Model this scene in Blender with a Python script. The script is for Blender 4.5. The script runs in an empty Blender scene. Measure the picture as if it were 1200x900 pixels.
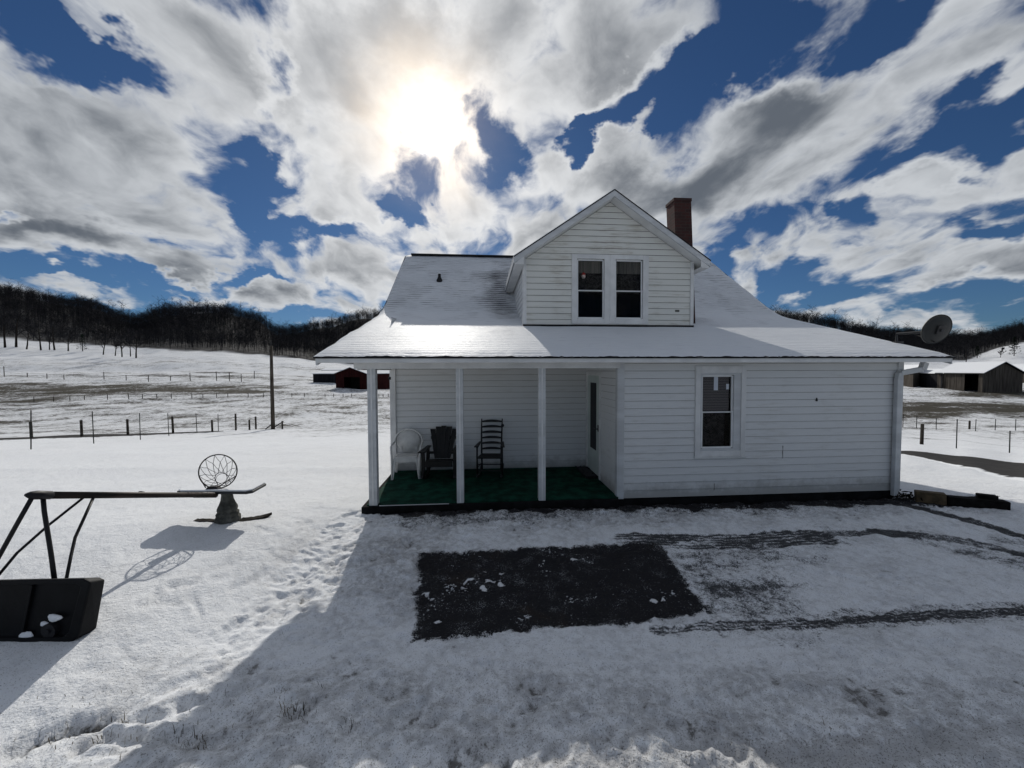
import bpy, math, random
import numpy as np
from mathutils import Vector, Matrix
random.seed(7); rng = np.random.default_rng(7)
R = math.radians
sc = bpy.context.scene
COL = sc.collection

# ------------------------------------------------------------------ camera
F = 445.0; HC = 2.19
YAW, PIT, ROL = R(4.5), R(-2.06), R(0.17)
fw = np.array([math.sin(YAW)*math.cos(PIT), math.cos(YAW)*math.cos(PIT), math.sin(PIT)])
r0 = np.array([math.cos(YAW), -math.sin(YAW), 0.0]); u0 = np.cross(r0, fw)
cr = r0*math.cos(ROL)-u0*math.sin(ROL); cu = u0*math.cos(ROL)+r0*math.sin(ROL)
CP = np.array([0, 0, HC])
def ray(px, py): return (px-600)/F*cr-(py-450)/F*cu+fw
def W(px, py, d): return CP+ray(px, py)*d                # point seen at a pixel, d metres deep
def atY(px, py, y): k = ray(px, py); return CP+k*y/k[1]
cd = bpy.data.cameras.new('camera'); cam = bpy.data.objects.new('camera', cd); COL.objects.link(cam)
cd.sensor_width = 36; cd.lens = 36*F/1200; cd.clip_start = 0.05; cd.clip_end = 6000
m = Matrix.Identity(4)
for i in range(3):
    m[i][0] = cr[i]; m[i][1] = cu[i]; m[i][2] = -fw[i]; m[i][3] = CP[i]
cam.matrix_world = m
sc.camera = cam
sc.render.resolution_x = 1200; sc.render.resolution_y = 900
sc.view_settings.view_transform = 'Standard'; sc.view_settings.look = 'None'
sc.view_settings.exposure = 0.3; sc.view_settings.gamma = 1

# ------------------------------------------------------------------ node helper
class NT:
    def __init__(s, tree): s.t = tree; s.n = tree.nodes; s.l = tree.links
    def new(s, ty, **kw):
        n = s.n.new(ty)
        for k, v in kw.items(): setattr(n, k, v)
        return n
    def put(s, sock, v):
        if v is None: return
        if hasattr(v, 'is_linked') or isinstance(v, bpy.types.NodeSocket): s.l.new(v, sock)
        else: sock.default_value = v
    def math(s, op, a, b=None, c=None, clamp=False):
        n = s.new('ShaderNodeMath', operation=op, use_clamp=clamp)
        s.put(n.inputs[0], a); s.put(n.inputs[1], b); s.put(n.inputs[2], c); return n.outputs[0]
    def vmath(s, op, a, b=None, out=0):
        n = s.new('ShaderNodeVectorMath', operation=op)
        s.put(n.inputs[0], a); s.put(n.inputs[1], b); return n.outputs[out]
    def mix(s, f, a, b, mode='MIX'):
        n = s.new('ShaderNodeMix', data_type='RGBA', blend_type=mode)
        s.put(n.inputs[0], f); s.put(n.inputs[6], a); s.put(n.inputs[7], b); return n.outputs[2]
    def noise(s, vec, scale, detail=4, rough=.5, dist=0):
        n = s.new('ShaderNodeTexNoise')
        s.put(n.inputs['Vector'], vec); s.put(n.inputs['Scale'], scale); s.put(n.inputs['Detail'], detail)
        s.put(n.inputs['Roughness'], rough); s.put(n.inputs['Distortion'], dist); return n.outputs[0]
    def ss(s, v, a, b, lo=0., hi=1.):
        n = s.new('ShaderNodeMapRange', interpolation_type='SMOOTHSTEP')
        s.put(n.inputs[0], v); s.put(n.inputs[1], a); s.put(n.inputs[2], b); s.put(n.inputs[3], lo); s.put(n.inputs[4], hi)
        return n.outputs[0]
    def sep(s, v):
        n = s.new('ShaderNodeSeparateXYZ'); s.put(n.inputs[0], v); return n.outputs
    def comb(s, x, y, z):
        n = s.new('ShaderNodeCombineXYZ'); s.put(n.inputs[0], x); s.put(n.inputs[1], y); s.put(n.inputs[2], z); return n.outputs[0]
    def pos(s): return s.new('ShaderNodeNewGeometry').outputs['Position']
    def obj(s): return s.new('ShaderNodeTexCoord').outputs['Object']
    def attr(s, name): return s.new('ShaderNodeAttribute', attribute_name=name).outputs['Fac']
    def scale(s, v, sx, sy, sz): return s.vmath('MULTIPLY', v, (sx, sy, sz))
def c4(c): return (c[0], c[1], c[2], 1)

# ------------------------------------------------------------------ world: Nishita sky behind backlit clouds
sd = ray(503, 150); sd = sd/np.linalg.norm(sd)
SUN_EL = math.atan2(sd[2], math.hypot(sd[0], sd[1])); SUN_AZ = math.atan2(sd[0], sd[1])
w = bpy.data.worlds.new('World'); sc.world = w; w.use_nodes = True
nt = NT(w.node_tree); w.node_tree.nodes.clear()
d = nt.new('ShaderNodeTexCoord').outputs['Generated']
dn = nt.vmath('NORMALIZE', d)
dx, dy, dz = nt.sep(dn)
sky = nt.new('ShaderNodeTexSky', sky_type='NISHITA'); sky.sun_disc = False
sky.sun_elevation = SUN_EL; sky.sun_rotation = SUN_AZ; sky.altitude = 600; sky.air_density = 1.0; sky.dust_density = .25; sky.ozone_density = 3.0
skyc = nt.mix(1.0, sky.outputs[0], (.0155, .0235, .0325, 1), 'MULTIPLY')
zc = nt.math('ADD', nt.math('MAXIMUM', dz, 0.0), 0.36)
p = nt.comb(nt.math('DIVIDE', dx, zc), nt.math('DIVIDE', dy, zc), 0.0)
az = nt.math('ARCTAN2', dx, dy); el = nt.math('ARCSINE', dz)
ae = nt.comb(az, el, 0.0)
w1 = nt.new('ShaderNodeTexNoise'); nt.put(w1.inputs[0], nt.scale(ae, 1, 1.5, 1)); nt.put(w1.inputs['Scale'], 5.5); nt.put(w1.inputs['Detail'], 5); nt.put(w1.inputs['Roughness'], .6)
w1v = nt.vmath('SCALE', nt.vmath('SUBTRACT', w1.outputs[1], (.5, .5, .5)), None); w1v.node.inputs[3].default_value = .26
ae = nt.vmath('MULTIPLY', nt.vmath('ADD', ae, w1v), (1, 1, 0))
def aeof(px, py):
    k = ray(px, py); return np.array([math.atan2(k[0], k[1]), math.atan2(k[2], math.hypot(k[0], k[1]))])
# large masses of cloud (+) and open sky (-): centre, half sizes and slant
BL = [(70,185,190,75,18,.34),(-60,120,120,60,18,.2),(230,90,130,45,30,.22),(440,70,150,55,-10,.3),(600,50,160,60,0,.28),(500,190,70,50,0,.2),
 (860,170,170,52,-18,.36),(760,235,120,40,-5,.22),(990,215,120,32,-14,.30),(1130,40,90,80,-40,.28),(1090,318,150,30,-6,.36),(1080,240,120,26,-12,.24),(330,356,42,13,0,.36),
 (380,215,70,25,20,.25),(150,292,140,16,6,.3),(60,270,90,14,6,.2),(470,265,90,22,5,.24),(400,305,110,22,4,.30),(650,200,50,22,0,.2),(90,338,60,12,8,.34),(620,150,60,40,-30,.16),(380,130,90,45,40,.2),
 (60,25,75,26,32,-.40),(130,55,50,14,35,-.3),(318,95,22,22,60,-.36),(300,195,34,14,35,-.34),(300,245,40,13,20,-.38),(375,255,50,13,10,-.38),(480,245,26,12,0,-.36),
 (588,185,34,28,50,-.42),(735,112,80,20,-38,-.46),(825,75,80,24,-32,-.46),(930,45,80,55,0,-.5),(1040,25,36,30,0,-.3),(1140,160,95,26,-30,-.5),(985,240,36,16,-20,-.36),(1175,255,60,16,0,-.36),
 (930,325,120,22,0,-.42),(1040,350,200,14,0,-.36),(0,245,40,7,5,-.32),(180,350,120,12,5,-.36),(300,385,260,14,5,-.28),(60,315,70,7,8,-.3),(210,315,60,8,5,-.32),(270,330,80,8,5,-.34),(1040,205,30,14,0,-.1),(690,150,30,14,-30,-.36)]
bias = None
for bx, by, ra, rb, an, amp in BL:
    c = aeof(bx, by); ca, sa = math.cos(R(an)), math.sin(R(an))
    e = (aeof(bx+ra*ca, by+ra*sa)-aeof(bx-ra*ca, by-ra*sa))/2; g = (aeof(bx-rb*sa, by+rb*ca)-aeof(bx+rb*sa, by-rb*ca))/2
    th = math.atan2(e[1], e[0])
    mp = nt.new('ShaderNodeMapping', vector_type='TEXTURE'); nt.l.new(ae, mp.inputs[0])
    mp.inputs[1].default_value = (c[0], c[1], 0); mp.inputs[2].default_value = (0, 0, th)
    k = 1.45
    mp.inputs[3].default_value = (np.linalg.norm(e)*k, np.linalg.norm(g)*k, 1)
    gr = nt.new('ShaderNodeTexGradient', gradient_type='SPHERICAL'); nt.l.new(mp.outputs[0], gr.inputs[0])
    v = nt.math('MULTIPLY', nt.math('SMOOTH_MIN', gr.outputs[1], .7, .4), amp*1.6)
    bias = v if bias is None else nt.math('ADD', bias, v)
ps = nt.scale(p, 1.0, .72, 1)
warp = nt.new('ShaderNodeTexNoise'); nt.put(warp.inputs[0], ps); nt.put(warp.inputs['Scale'], 2.2); nt.put(warp.inputs['Detail'], 4)
wv = nt.vmath('SCALE', nt.vmath('SUBTRACT', warp.outputs[1], (.5, .5, .5)), None)
wv.node.inputs[3].default_value = .38
pw = nt.vmath('ADD', ps, wv)
n1 = nt.noise(pw, 5.4, 10, .52, 0.0)
shift = nt.vmath('ADD', pw, (-.006, .036, 0.0))          # the same field a little towards the sun: which side of a clump is lit
n2 = nt.noise(shift, 5.4, 6, .52, 0.0)
nb = nt.noise(ps, 1.5, 3, .5, 0.0)
relief = nt.math('MULTIPLY', nt.math('SUBTRACT', n1, n2), 1.0)
rear = nt.ss(dy, -.35, .45, -.10, 0.0)                  # clearer sky overhead and behind
dens = nt.math('ADD', nt.math('MULTIPLY', nt.math('SUBTRACT', n1, .5), 2.5), nt.math('MULTIPLY', nt.math('SUBTRACT', nb, .5), .6))
dens = nt.math('ADD', nt.math('ADD', dens, .13), nt.math('ADD', bias, rear))
dens = nt.math('ADD', dens, nt.ss(el, .03, .17, -.16, 0.0))
cov = nt.ss(dens, -.12, .32)
thick = nt.ss(nt.math('ADD', dens, nt.math('MULTIPLY', relief, -1.7)), .05, .95)
sdot = nt.vmath('DOT_PRODUCT', dn, tuple(sd), out=1)
ang = nt.math('ARCCOSINE', nt.math('MINIMUM', sdot, 1.0))
near = nt.ss(ang, .0, .62, 1.0, 0.0)
away = nt.ss(dy, -.1, .45, .90, .90)      # clouds facing the sun are lit from the front
thick = nt.math('MULTIPLY', thick, nt.ss(ang, .05, .45, .55, 1.0))
ccol = nt.mix(thick, (.52, .545, .575, 1), (.105, .122, .148, 1))
ccol2 = nt.mix(thick, (.84, .84, .84, 1), (.21, .222, .24, 1))
cc = nt.mix(near, ccol, ccol2)
cc = nt.mix(1.0, cc, nt.comb(away, away, away), 'MULTIPLY')
base = nt.mix(cov, skyc, cc)
# forward scattering of the sun through thin cloud
n3 = nt.noise(p, 9.0, 6, .6, .3)
wob = nt.math('ADD', ang, nt.math('MULTIPLY', nt.math('SUBTRACT', n3, .5), .09))
core = nt.math('POWER', nt.ss(wob, .0, .12, 1.0, 0.0), 5.5)
halo = nt.math('POWER', nt.ss(wob, .03, .25, 1.0, 0.0), 1.6)
a1 = nt.mix(1.0, base, nt.mix(nt.math('MULTIPLY', halo, nt.ss(cov, .0, 1., .25, 1.)), (0, 0, 0, 1), (.46, .33, .19, 1)), 'ADD')
a2 = nt.mix(1.0, a1, nt.mix(core, (0, 0, 0, 1), (6.5, 6.3, 5.9, 1)), 'ADD')
fin = nt.mix(nt.ss(dz, -.03, 0.0), (.28, .30, .33, 1), a2)
bg = nt.new('ShaderNodeBackground'); nt.l.new(fin, bg.inputs[0]); bg.inputs[1].default_value = 1.0
wo = nt.new('ShaderNodeOutputWorld'); nt.l.new(bg.outputs[0], wo.inputs[0])
w.cycles.sampling_method = 'MANUAL'; w.cycles.sample_map_resolution = 1024

sl = bpy.data.lights.new('sun', 'SUN'); sl.energy = 2.4; sl.angle = R(.5); sl.color = (1.0, .955, .88)
so = bpy.data.objects.new('sun', sl); COL.objects.link(so)
so.rotation_euler = Vector(tuple(sd)).to_track_quat('Z', 'Y').to_euler()

# ------------------------------------------------------------------ materials
def mat(name):
    mm = bpy.data.materials.new(name); mm.use_nodes = True
    t = NT(mm.node_tree); b = mm.node_tree.nodes['Principled BSDF']; return mm, t, b
def bump(t, b, h, strength, dist):
    n = t.new('ShaderNodeBump'); n.inputs['Strength'].default_value = strength; n.inputs['Distance'].default_value = dist
    t.l.new(h, n.inputs['Height']); t.l.new(n.outputs[0], b.inputs['Normal'])
def simple(name, col, rough=.6, metal=0., var=.15, scale=8., bmp=.0, stretch=(1, 1, 1), dark=None, spec=.3):
    mm, t, b = mat(name)
    v = t.scale(t.obj(), *stretch)
    n = t.noise(v, scale, 6, .6)
    dk = dark or tuple(c*(1-var*2) for c in col)
    t.l.new(t.mix(t.ss(n, .3, .75), c4(dk), c4(tuple(min(1, c*(1+var*.5)) for c in col))), b.inputs['Base Color'])
    b.inputs['Roughness'].default_value = rough; b.inputs['Metallic'].default_value = metal; b.inputs['Specular IOR Level'].default_value = spec
    if bmp: bump(t, b, t.noise(v, scale*4, 5, .6), .5, bmp)
    return mm
M = {}
def snow_col(t, pos):
    n = t.noise(pos, 1.7, 5, .6)
    return t.mix(n, (.74, .765, .80, 1), (.82, .835, .85, 1))
# ground: snow over winter grass
mm, t, b = mat('snow_ground'); P = t.pos()
bare = t.attr('bare'); wood = t.attr('wood'); gcov = t.attr('sheet')
ns = t.noise(P, 14., 6, .62); nm = t.noise(P, 2.2, 5, .6); nl = t.noise(t.scale(P, 1, 1, 0), .22, 5, .62)
th = t.math('ADD', t.math('ADD', t.math('MULTIPLY', ns, .42), t.math('MULTIPLY', nm, .38)), t.math('MULTIPLY', nl, .34))
th = t.math('ADD', th, bare)
gm = t.ss(th, .685, .80)
n4 = t.noise(P, 60., 3, .6)
gcol = t.mix(n4, (.028, .027, .025, 1), (.095, .086, .066, 1))
tg = t.math('MULTIPLY', t.ss(t.math('ADD', th, t.math('MULTIPLY', t.attr('thin'), .12)), .52, .72), t.math('ADD', t.math('MULTIPLY', t.attr('thin'), .62), .16))  # greys thinned trampled snow and paints the house shade deeper
base_c = t.mix(gm, t.mix(tg, snow_col(t, P), (.36, .36, .365, 1)), gcol)
sp_ = t.ss(t.math('ADD', t.noise(P, 110., 3, .6), t.math('MULTIPLY', t.attr('thin'), .05)), .61, .66)
base_c = t.mix(t.math('MULTIPLY', sp_, .65), base_c, (.07, .06, .045, 1))
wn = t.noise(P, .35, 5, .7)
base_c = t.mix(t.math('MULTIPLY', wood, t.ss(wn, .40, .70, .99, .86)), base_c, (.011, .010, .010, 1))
t.l.new(base_c, b.inputs['Base Color']); b.inputs['Roughness'].default_value = .9; b.inputs['Specular IOR Level'].default_value = .06
h = t.math('ADD', t.math('MULTIPLY', t.noise(P, 9., 7, .62, .4), 1.0), t.math('MULTIPLY', t.noise(P, 46., 4, .6), .42))
h = t.math('ADD', h, t.math('MULTIPLY', gm, -.5))
bump(t, b, h, .7, .032)
M['ground'] = mm
# driveway: blacktop showing through the snow
mm, t, b = mat('snowy_blacktop'); P = t.pos()
a = t.attr('bare'); sl_ = t.attr('slush')
nz = t.math('ADD', t.math('MULTIPLY', t.noise(P, 13., 7, .70), .45), t.math('MULTIPLY', t.noise(P, 75., 5, .75), .55))
g1 = t.ss(t.math('ADD', a, t.math('MULTIPLY', t.math('SUBTRACT', nz, .5), 2.0)), .42, .56)
g2 = t.ss(t.math('ADD', sl_, t.math('MULTIPLY', t.math('SUBTRACT', nz, .5), 3.0)), .38, .82)
asph = t.mix(t.noise(P, 90., 4, .7), (.007, .007, .009, 1), (.036, .036, .040, 1))
asph = t.mix(t.ss(t.noise(P, 1.6, 4, .6), .55, .75, 0, .5), asph, (.045, .034, .026, 1))
tz = t.math('ADD', t.math('MULTIPLY', t.noise(P, 14., 6, .62), .55), t.math('MULTIPLY', t.noise(P, 2.2, 5, .6), .45))
tz = t.math('ADD', tz, t.math('MULTIPLY', t.attr('thin'), .10))
cc_ = t.mix(t.math('MULTIPLY', t.ss(tz, .48, .68), t.math('ADD', t.math('MULTIPLY', t.attr('thin'), .62), .16)), snow_col(t, P), (.36, .36, .365, 1))  # grey for trampled snow and for house shade put into the colour
cc_ = t.mix(t.math('MULTIPLY', g2, .95), cc_, (.024, .025, .028, 1))
cc_ = t.mix(t.math('MULTIPLY', t.ss(t.math('ADD', tz, t.math('MULTIPLY', t.attr('hollow'), .14)), .67, .76), .7), cc_, (.06, .052, .04, 1))  # grass-brown hollows, darkened to paint in the relief shading
cc_ = t.mix(g1, cc_, asph)
sp_ = t.ss(t.math('ADD', t.noise(P, 110., 3, .6), t.math('MULTIPLY', t.attr('thin'), .05)), .61, .66)
cc_ = t.mix(t.math('MULTIPLY', sp_, .55), cc_, (.07, .06, .045, 1))
# residual crumbs of snow
cr1 = t.ss(t.math('ADD', t.math('MULTIPLY', t.noise(P, 30., 4, .6), .5), t.math('MULTIPLY', t.noise(P, 3.3, 3, .6), .5)), .615, .645)
cr1 = t.math('MAXIMUM', cr1, t.ss(t.math('ADD', t.math('MULTIPLY', t.noise(P, 120., 3, .6), .7), t.math('MULTIPLY', t.noise(P, 5., 4, .6), .3)), .60, .66))
cc_ = t.mix(t.math('MULTIPLY', cr1, .85), cc_, (.6, .63, .66, 1))
t.l.new(cc_, b.inputs['Base Color'])
b.inputs['Roughness'].default_value = .85; b.inputs['Specular IOR Level'].default_value = .06
h = t.math('ADD', t.noise(P, 9., 7, .62, .4), t.math('MULTIPLY', t.noise(P, 46., 4, .6), .28))
h = t.math('ADD', h, t.math('MULTIPLY', g1, -.55))
bump(t, b, h, .7, .032)
M['drive'] = mm
# lane asphalt
mm, t, b = mat('lane_asphalt'); P = t.pos()
e = t.attr('bare')
k = t.ss(t.math('ADD', e, t.math('MULTIPLY', t.math('SUBTRACT', t.noise(P, 2.5, 6, .6), .5), .8)), .3, .5)
t.l.new(t.mix(k, snow_col(t, P), t.mix(t.noise(P, 3., 5, .6), (.035, .035, .036, 1), (.075, .072, .07, 1))), b.inputs['Base Color'])
b.inputs['Roughness'].default_value = .95; b.inputs['Specular IOR Level'].default_value = .02
M['lane'] = mm
# siding
def siding_mat(name, col, dirt):
    mm, t, b = mat(name); P = t.pos()
    x, y, z = t.sep(P)
    n = t.noise(t.scale(P, 1.2, 1.2, 9), 2.0, 6, .62); n_ = t.noise(t.scale(P, 1, 1, .5), 1.1, 4, .6)
    st = t.ss(t.math('ADD', t.math('MULTIPLY', n, .6), t.math('MULTIPLY', n_, .4)), .50, .70)
    cc = t.mix(t.math('MULTIPLY', st, dirt), c4(col), (col[0]*.55, col[1]*.50, col[2]*.42, 1))
    spl = t.math('MULTIPLY', t.ss(t.math('ADD', z, t.math('MULTIPLY', t.noise(P, 4., 6, .7), -.5)), -.22, .06, 1., 0.), .55)
    cc = t.mix(spl, cc, (.16, .15, .13, 1))
    # lap phase; siding() paints the shade line as dark strips
    fz = t.math('FRACT', t.math('DIVIDE', z, .128))
    t.l.new(cc, b.inputs['Base Color']); b.inputs['Roughness'].default_value = .5; b.inputs['Specular IOR Level'].default_value = .3
    bump(t, b, t.noise(t.scale(P, 3, 3, 40), 3., 4, .5), .25, .004)
    return mm
M['siding'] = siding_mat('white_vinyl_siding', (.62, .63, .63), .30)
M['siding_old'] = siding_mat('stained_vinyl_siding', (.66, .66, .62), .65)
M['lap_shade_joint'] = simple('lap_shade_and_joint_tone', (.26, .25, .225), .9, var=.4, scale=1.5, spec=.05)  # dark tone painted for shade under laps, also used for siding joints
M['trim'] = simple('white_trim', (.68, .685, .68), .5, var=.08, scale=3, stretch=(1, 1, 1))
M['trim_cool'] = simple('grey_aluminium_fascia', (.56, .575, .585), .45, var=.10, scale=2, stretch=(.6, .6, 3))
M['sash'] = simple('white_vinyl_sash', (.76, .77, .77), .4, var=.05, scale=5)
M['black_edge'] = simple('dark_shingle_edge', (.02, .02, .022), .9, var=.3, scale=12)
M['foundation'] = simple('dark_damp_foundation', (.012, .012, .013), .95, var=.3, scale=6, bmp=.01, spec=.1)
M['turf'] = simple('green_outdoor_carpet', (.008, .055, .036), .9, var=.35, scale=5, bmp=.003, spec=.08)
M['door'] = simple('pale_green_storm_door', (.50, .56, .53), .5, var=.06, scale=3)
M['black_pl'] = simple('black_plastic', (.012, .012, .015), .55, var=.2, scale=6, spec=.25)
M['base_pl'] = simple('scuffed_black_plastic', (.005, .0055, .007), .6, var=.3, scale=5, bmp=.004, spec=.15)
M['white_pl'] = simple('weathered_white_plastic', (.66, .66, .64), .5, var=.1, scale=6)
M['black_wood'] = simple('black_painted_wood', (.008, .008, .008), .5, var=.25, scale=14, stretch=(1, 1, .2), spec=.3)
M['rust_pole'] = simple('rusty_dark_steel', (.035, .022, .017), .6, .2, var=.45, scale=6, stretch=(1, .3, 1), bmp=.002)
M['strut'] = simple('black_steel_tube', (.012, .012, .014), .5, .2, var=.2, scale=10)
M['board'] = simple('dark_backboard_plastic', (.03, .032, .036), .5, var=.2, scale=5)
M['rim'] = simple('dark_steel_rim', (.025, .018, .016), .6, .2, var=.3, scale=9)
M['net'] = simple('dark_net_cord', (.05, .05, .055), .8, var=.2, scale=20)
M['concrete'] = simple('weathered_concrete', (.13, .13, .115), .9, var=.3, scale=9, bmp=.01, spec=.1)
M['stone'] = simple('dark_flagstone', (.05, .045, .04), .95, var=.4, scale=7, bmp=.01, spec=.05)
M['post'] = simple('grey_weathered_post', (.075, .066, .055), .95, var=.35, scale=6, stretch=(3, 3, .5), bmp=.006, spec=.1)
M['tpost'] = simple('dark_steel_post', (.03, .032, .03), .7, .1, var=.3, scale=6)
M['wire'] = simple('fence_wire', (.16, .16, .16), .6, .3, var=.2, scale=3)
M['pole'] = simple('utility_pole_wood', (.10, .085, .07), .95, var=.35, scale=4, stretch=(3, 3, .3), bmp=.01, spec=.1)
M['timber'] = simple('black_creosote_timber', (.012, .011, .010), .9, var=.4, scale=8, bmp=.01, spec=.1)
M['timber_tan'] = simple('bare_brown_timber', (.13, .095, .055), .9, var=.3, scale=8, bmp=.01)
M['bark'] = simple('winter_bark', (.035, .030, .027), .95, var=.3, scale=2, spec=.05)
M['twig'] = simple('winter_twigs', (.030, .030, .034), .95, var=.3, scale=.4, spec=.05)
M['conifer'] = simple('dark_evergreen', (.018, .028, .02), .95, var=.3, scale=.8, spec=.05)
M['straw'] = simple('dead_grass_blades', (.16, .13, .08), .9, var=.4, scale=4, spec=.1)
M['red'] = simple('red_barn_boards', (.040, .008, .008), .9, var=.35, scale=1.2, stretch=(6, 6, .4), spec=.1)
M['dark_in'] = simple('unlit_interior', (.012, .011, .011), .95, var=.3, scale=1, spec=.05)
M['grey_wood'] = simple('weathered_grey_barn_boards', (.09, .080, .070), .95, var=.5, scale=.9, stretch=(5, 5, .3), dark=(.035, .03, .026), spec=.05)
M['dark_wood'] = simple('dark_shed_boards', (.022, .022, .026), .95, var=.3, scale=1, stretch=(5, 5, .4), spec=.05)
M['dish'] = simple('dish_grey_back', (.030, .032, .032), .5, var=.15, scale=3)
M['metal_dark'] = simple('dark_galvanised_metal', (.06, .06, .062), .5, .4, var=.2, scale=6)
M['curtain'] = simple('beige_curtain', (.16, .145, .12), .95, var=.3, scale=3, stretch=(14, 1, .3), spec=.05)
M['lace'] = simple('dark_sheer_curtain', (.04, .036, .034), .95, var=.5, scale=20, spec=.05)
M['daylight_white'] = simple('painted_daylight', (.85, .87, .9), .8, var=.05, scale=3)
M['red_orn'] = simple('red_ornament_felt', (.35, .03, .02), .8)
M['white_orn'] = simple('white_ornament_felt', (.6, .5, .45), .8)
M['litter'] = simple('wet_dead_leaves', (.018, .015, .012), .9, var=.5, scale=12, spec=.1)
# blinds
mm, t, b = mat('window_blind'); P = t.pos(); x, y, z = t.sep(P)
f_ = t.math('FRACT', t.math('DIVIDE', z, .046))
t.l.new(t.mix(t.ss(f_, .0, .35), (.03, .026, .026, 1), (.11, .095, .09, 1)), b.inputs['Base Color']); b.inputs['Roughness'].default_value = .8
M['blind'] = mm
# snow lying on things
mm, t, b = mat('lying_snow'); P = t.pos(); t.l.new(snow_col(t, P), b.inputs['Base Color']); b.inputs['Roughness'].default_value = .9; b.inputs['Specular IOR Level'].default_value = .05
bump(t, b, t.noise(P, 14., 6, .6), .6, .02); M['snow'] = mm
# roof snow over shingle courses
mm, t, b = mat('snow_on_shingles'); P = t.pos(); x, y, z = t.sep(P)
co = t.math('DIVIDE', t.attr('slope'), .125)
wz = t.math('ADD', co, t.math('MULTIPLY', t.noise(t.scale(P, .9, .9, .9), 2., 3, .5), .35))
fr = t.math('FRACT', wz)
ln = t.ss(t.math('ABSOLUTE', t.math('SUBTRACT', fr, .5)), .30, .48)
stv = t.scale(t.comb(x, co, 0.), .9, 3.0, 0)
nn = t.noise(stv, 3.4, 8, .70)
thin = t.attr('thin')
mk = t.ss(t.math('ADD', t.math('ADD', t.math('MULTIPLY', t.math('MULTIPLY', ln, t.ss(t.noise(P, 1.4, 3, .5), .40, .62)), .26), nn), thin), .60, .86)
t.l.new(t.mix(mk, t.mix(t.math('MULTIPLY', t.ss(nn, .35, .65), t.attr('grey')), snow_col(t, P), (.36, .37, .385, 1)), (.06, .06, .066, 1)), b.inputs['Base Color']); b.inputs['Roughness'].default_value = .6; b.inputs['Specular IOR Level'].default_value = .2
bump(t, b, t.math('ADD', t.math('MULTIPLY', ln, -.5), t.noise(t.scale(P, 2, 8, 8), 4., 5, .6)), .5, .02)
M['roof'] = mm
# bricks
mm, t, b = mat('old_red_brick'); P = t.obj()
x, y, z = t.sep(P)
br = t.new('ShaderNodeTexBrick'); t.l.new(t.comb(t.math('ADD', x, y), z, 0.), br.inputs[0])
br.inputs['Scale'].default_value = 1; br.inputs['Brick Width'].default_value = .2; br.inputs['Row Height'].default_value = .07; br.inputs['Mortar Size'].default_value = .007
br.inputs['Color1'].default_value = (.075, .014, .010, 1); br.inputs['Color2'].default_value = (.025, .008, .007, 1); br.inputs['Mortar'].default_value = (.045, .038, .034, 1)
t.l.new(t.mix(t.noise(P, 5., 5, .6), br.outputs[0], (.022, .008, .007, 1)), b.inputs['Base Color']); b.inputs['Roughness'].default_value = .95
bump(t, b, br.outputs[1], -.6, .01); M['brick'] = mm
# glass: dark reflective pane that still lets the room show
mm, t, b = mat('window_glass')
b.inputs['Base Color'].default_value = (.9, .92, .95, 1); b.inputs['Roughness'].default_value = .03; b.inputs['Transmission Weight'].default_value = 1.0; b.inputs['IOR'].default_value = 1.12
M['glass'] = mm

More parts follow.
